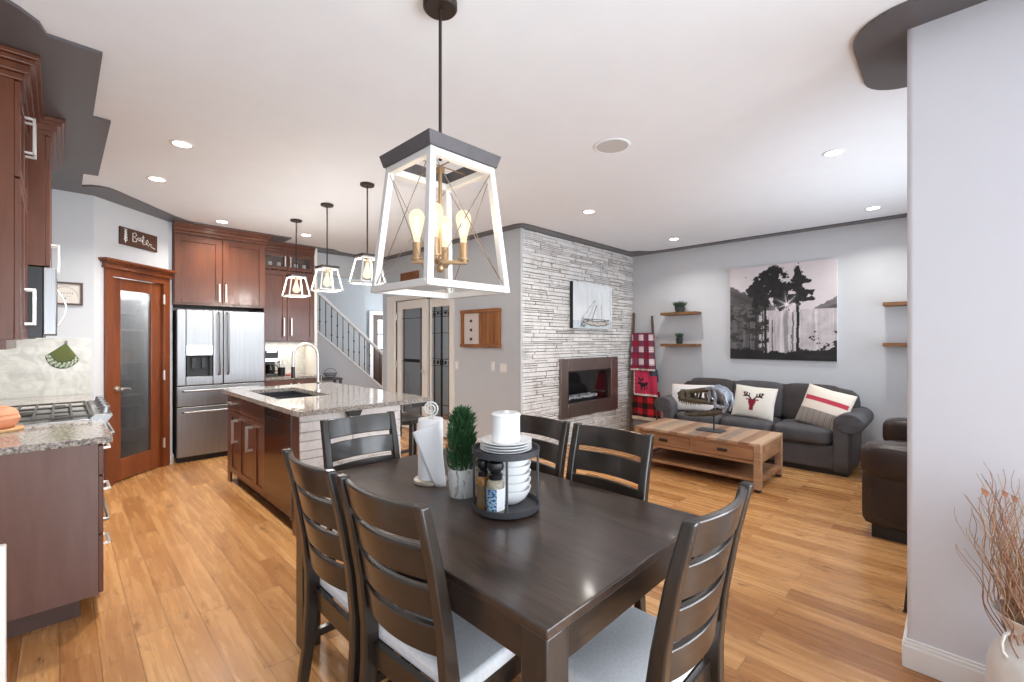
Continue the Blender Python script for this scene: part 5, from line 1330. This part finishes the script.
# hairpin side table behind the stub wall
ht = thing('side_table', 'small side table with black hairpin legs just behind the stub wall', 'table', (3.25, -.01, 0))
B().box(-.18, .18, -.18, .18, .48, .505).build('top', 'oak', ht, bevel=.003)
for sx in (-1, 1):
    for sy in (-1, 1): B().tube([(sx*.12, sy*.16, .48), (sx*.18, sy*.195, .02), (sx*.185, sy*.20, .007), (sx*.18, sy*.19, .007), (sx*.16, sy*.14, .48)], .006, 8).build('leg', 'black', ht)

# ------------------------------------------------------------------ hall wall and entry
wo = thing('wall_organizer', 'wooden wall board with sliding plank door and three dark knobs in the hall', 'wall organizer', (3.87, 4.40, 1.563), -PI/2)
W_, H_ = .375, .242
B().box(-W_+.02, W_-.02, -.015, -.001, -H_+.02, H_-.02).build('back_panel', mat('pale_board', S(212, 204, 200), .7), wo)
B().box(-W_, -W_+.045, -.04, -.001, -H_, H_).box(W_-.045, W_, -.04, -.001, -H_, H_).box(-W_-.005, W_+.008, -.05, -.001, H_-.04, H_+.005).box(-W_-.005, W_+.008, -.05, -.001, -H_-.005, -H_+.035).build('frame', 'rust', wo, bevel=.003)
b = B()
for k in range(5): b.box(-.01+.069*k, .056+.069*k, -.034, -.018, -H_+.04, H_-.045)
b.build('sliding_door', 'rust', wo, bevel=.002)
for z in (.12, .0, -.12): B().lathe([(0, 0), (.018, 0), (.020, .008), (.014, .016), (0, .018)], n=16).build('knob', 'steel_dk', wo, mtx=Matrix.Translation((-.18, -.016, z-.02)) @ Matrix.Rotation(PI/2, 4, 'X'))
for y, z, wd, lab, nm in ((4.90, 1.06, .07, 'white light switch by the glass door casing', 'light_switch'), (4.17, 1.08, .07, 'tall white light switch plate under the wooden wall board', 'light_switch'), (3.98, 1.06, .12, 'double white switch plate next to the stone wall corner', 'light_switch')):
    t = thing(nm, lab, 'switch', (3.87, y, z), -PI/2); B().box(-wd/2, wd/2, -.007, -.001, -.06, .06).build('plate', 'plate', t, bevel=.002)
    n = 2 if wd > .1 else 1
    for k in range(n): x = (k-(n-1)/2)*.046; B().box(x-.016, x+.016, -.010, -.006, -.034, .034).build('rocker', 'trim', t, bevel=.001)
ps = thing('wall_sign', 'plain brown plank hung on the hall wall above the glass doors', 'sign', (3.87, 6.08, 2.41), -PI/2)
B().box(-.25, .25, -.025, -.001, -.065, .065).build('board', 'plank', ps, bevel=.003)
sc_ = thing('staircase', 'white staircase with sloping panel, pale handrail and dark iron balusters', 'staircase', (0, 8.22, 0))
zl = lambda x: 1.555 - .864*(x-3.273)
zr = lambda x: 2.295 - .885*(x-3.273)
MXZ = Matrix(((1, 0, 0, 0), (0, 0, 1, 0), (0, 1, 0, 0), (0, 0, 0, 1)))
B().prism([(2.2, 0), (2.2, zl(2.2)), (4.95, zl(4.95)), (4.95, 0)], -.05, .05, MXZ).build('side_panel', mat('stair_panel', S(196, 198, 202), .6), sc_)
B().strip([(2.2, 0, zl(2.2)+.01), (4.95, 0, zl(4.95)+.01)], (0, 1, 0), .13, .03).build('cap_rail', 'trim', sc_)
B().strip([(2.2, 0, zr(2.2)), (4.66, 0, zr(4.66))], (0, 1, 0), .06, .05).build('handrail', 'trim', sc_, bevel=.01)
for k in range(18):
    x = 2.68 + .1085*k; b = B().cyl((x, 0, zl(x)+.02), (x, 0, zr(x)), .008, n=8); h = zr(x) - zl(x)
    for q in ((.33, .62), (.45,), (.25, .72))[k % 3]: b.ell((x, 0, zl(x)+q*h), .016, .016, .022, 8, 6)
    b.build('baluster', 'black', sc_)
B().box(4.60, 4.68, -.045, .045, 0, zr(4.64)+.08).box(4.585, 4.695, -.06, .06, zr(4.64)+.08, zr(4.64)+.11).build('newel_post', 'trim', sc_, bevel=.004)
b = B()
for k in range(11): x1 = 4.9 - .225*k; b.box(x1-.25, x1, .05, .95, .19*k, .19*k+.19)
b.build('steps', 'oak2', sc_)
cs = thing('console_table', 'slim grey hall console against the staircase panel, seen over the island', 'table', (3.25, 7.95, 0))
B().box(-.32, .32, -.15, .15, .70, .735).build('top', 'greytop', cs, bevel=.003)
for sx in (-1, 1):
    for sy in (-1, 1): B().box(sx*.29-.02, sx*.29+.02, sy*.12-.02, sy*.12+.02, 0, .70).build('leg', 'greytop', cs)
tr = B().box(-.13, .13, -.10, .10, 0, .012).box(-.13, .13, -.10, -.09, .012, .05).box(-.13, .13, .09, .10, .012, .05).box(-.13, -.12, -.09, .09, .012, .05).box(.12, .13, -.09, .09, .012, .05)
tag(tr.build('serving_tray', 'black', loc=(3.10, 7.93, .735)), 'shallow black tray on the hall console below the stair rail', 'tray')
wb = thing('wire_basket', 'dark wire basket with arched handles on the hall console', 'basket', (3.40, 7.93, .735))
b = B()
for k in range(12):
    a = 2*PI*k/12; b.tube([(.07*math.cos(a), .07*math.sin(a), .004), (.11*math.cos(a), .11*math.sin(a), .08)], .003, 6)
for z, r in ((.006, .07), (.045, .092), (.08, .11)): b.tube([(r*math.cos(2*PI*k/24), r*math.sin(2*PI*k/24), z) for k in range(24)], .004, 6, closed=True)
b.build('wire_body', 'steel_dk', wb)
B().tube([(.11*math.cos(PI*k/12), 0, .08 + .09*math.sin(PI*k/12)) for k in range(13)], .004, 6).build('handle', 'steel_dk', wb)

# ------------------------------------------------------------------ foreground right and left
vz = thing('metal_vase', 'white enamelled metal pitcher vase on the floor beside the stub wall', 'vase', (2.385, -.205, 0))
B().lathe([(0, 0), (.105, 0), (.118, .01), (.128, .12), (.126, .25), (.112, .31), (.080, .352), (.074, .37), (.082, .395), (.114, .448), (.110, .448), (.076, .392), (.068, .37), (.074, .35), (.105, .305), (.12, .25), (.12, .02), (0, .012)], n=40).build('body', 'whitemetal', vz)
lv_ = Vector((-.7037, .7105, 0))
B().tube([lv_*r + Vector((0, 0, z)) for r, z in ((.078, .392), (.100, .399), (.120, .388), (.130, .362), (.126, .333), (.108, .310))], .0055, 8).build('handle', 'whitemetal', vz)
tw = thing('dried_twigs', 'bundle of curly dried brown twigs standing in the white metal vase', 'twigs', (2.385, -.205, .02))
rt = random.Random(21)
for m_i, cnt in (('twig', 95), ('twig2', 60)):
    b = B()
    for k in range(cnt):
        a = rt.uniform(0, 2*PI); sp_r = rt.random()**.6*.24; top = rt.uniform(.55, .92); ph0 = rt.uniform(0, 6); n = 26; pts = []; rs_ = []
        base = Vector((.045*math.cos(a), .045*math.sin(a), .0)); tip = Vector((sp_r*math.cos(a + rt.uniform(-.4, .4)), sp_r*math.sin(a + rt.uniform(-.4, .4)), top))
        for i in range(n):
            t = i/(n-1); p = Vector((base.x + (tip.x)*max(0, t-.25)**1.2, base.y + tip.y*max(0, t-.25)**1.2, top*t))
            wv = .017*t*(1 if t > .4 else t*1.5)
            if t < .46: s2 = min(1, .055/max(1e-6, math.hypot(p.x, p.y))); p.x *= s2; p.y *= s2
            p += Vector((wv*math.sin(ph0 + t*24), wv*math.cos(ph0*1.3 + t*21), 0))
            if p.x > .175: p.x = .175
            pts.append(p); rs_.append(.0038*(1-t*.75))
        b.tube(pts, rs_, 5)
    o = b.build('twig_stems', m_i, tw); o['kind'] = 'stuff'
LEAVES = (((-.125, .135, .86), .026), ((-.075, .085, .855), .022), ((-.02, .06, .83), .024))
b = B()
for (c, s_), w_ in zip(LEAVES + (((.05, -.06, 1.06), 0),), (.012, .016, .014, .02)):
    c = Vector(c); pts = []
    for i in range(22): t = i/21; p = Vector((c.x*t**1.6, c.y*t**1.6, .05 + (c.z-.05)*t)); pts.append(p + Vector((w_*math.sin(t*15)*t*(1-t)*2, w_*math.cos(t*13)*t*(1-t)*2, 0)))
    b.tube(pts, [.0028*(1-.6*i/21) for i in range(22)], 5)
b.build('long_stems', 'twig2', tw)
for c, s_ in LEAVES:
    b = B(); q = [Vector(c) + Vector((dx*s_, dy*s_, dz*s_)) for dx, dy, dz in ((-1, .2, 0), (0, .3, .6), (1, 0, .3), (.1, -.3, -.6), (0, -.5, .2))]
    v = [b.m.verts.new(x) for x in q]
    for f in ((0, 1, 4), (1, 2, 4), (2, 3, 4), (3, 0, 4), (0, 3, 2, 1)): b.m.faces.new([v[i] for i in f])
    b.build('dry_leaf', 'dryleaf', tw)
gt = thing('pet_gate', 'cream wooden pet gate panel at the bottom left corner of the picture', 'gate', (-.30, 1.98, 0))
B().box(-.19, -.15, -.015, .015, 0, .81).box(.15, .19, -.015, .015, 0, .81).box(-.15, .15, -.015, .015, .75, .81).box(-.15, .15, -.015, .015, .03, .09).build('frame', 'casing', gt, bevel=.004)
for k in range(4): B().box(-.11+.07*k-.012, -.11+.07*k+.012, -.010, .010, .09, .75).build('slat', 'casing', gt)
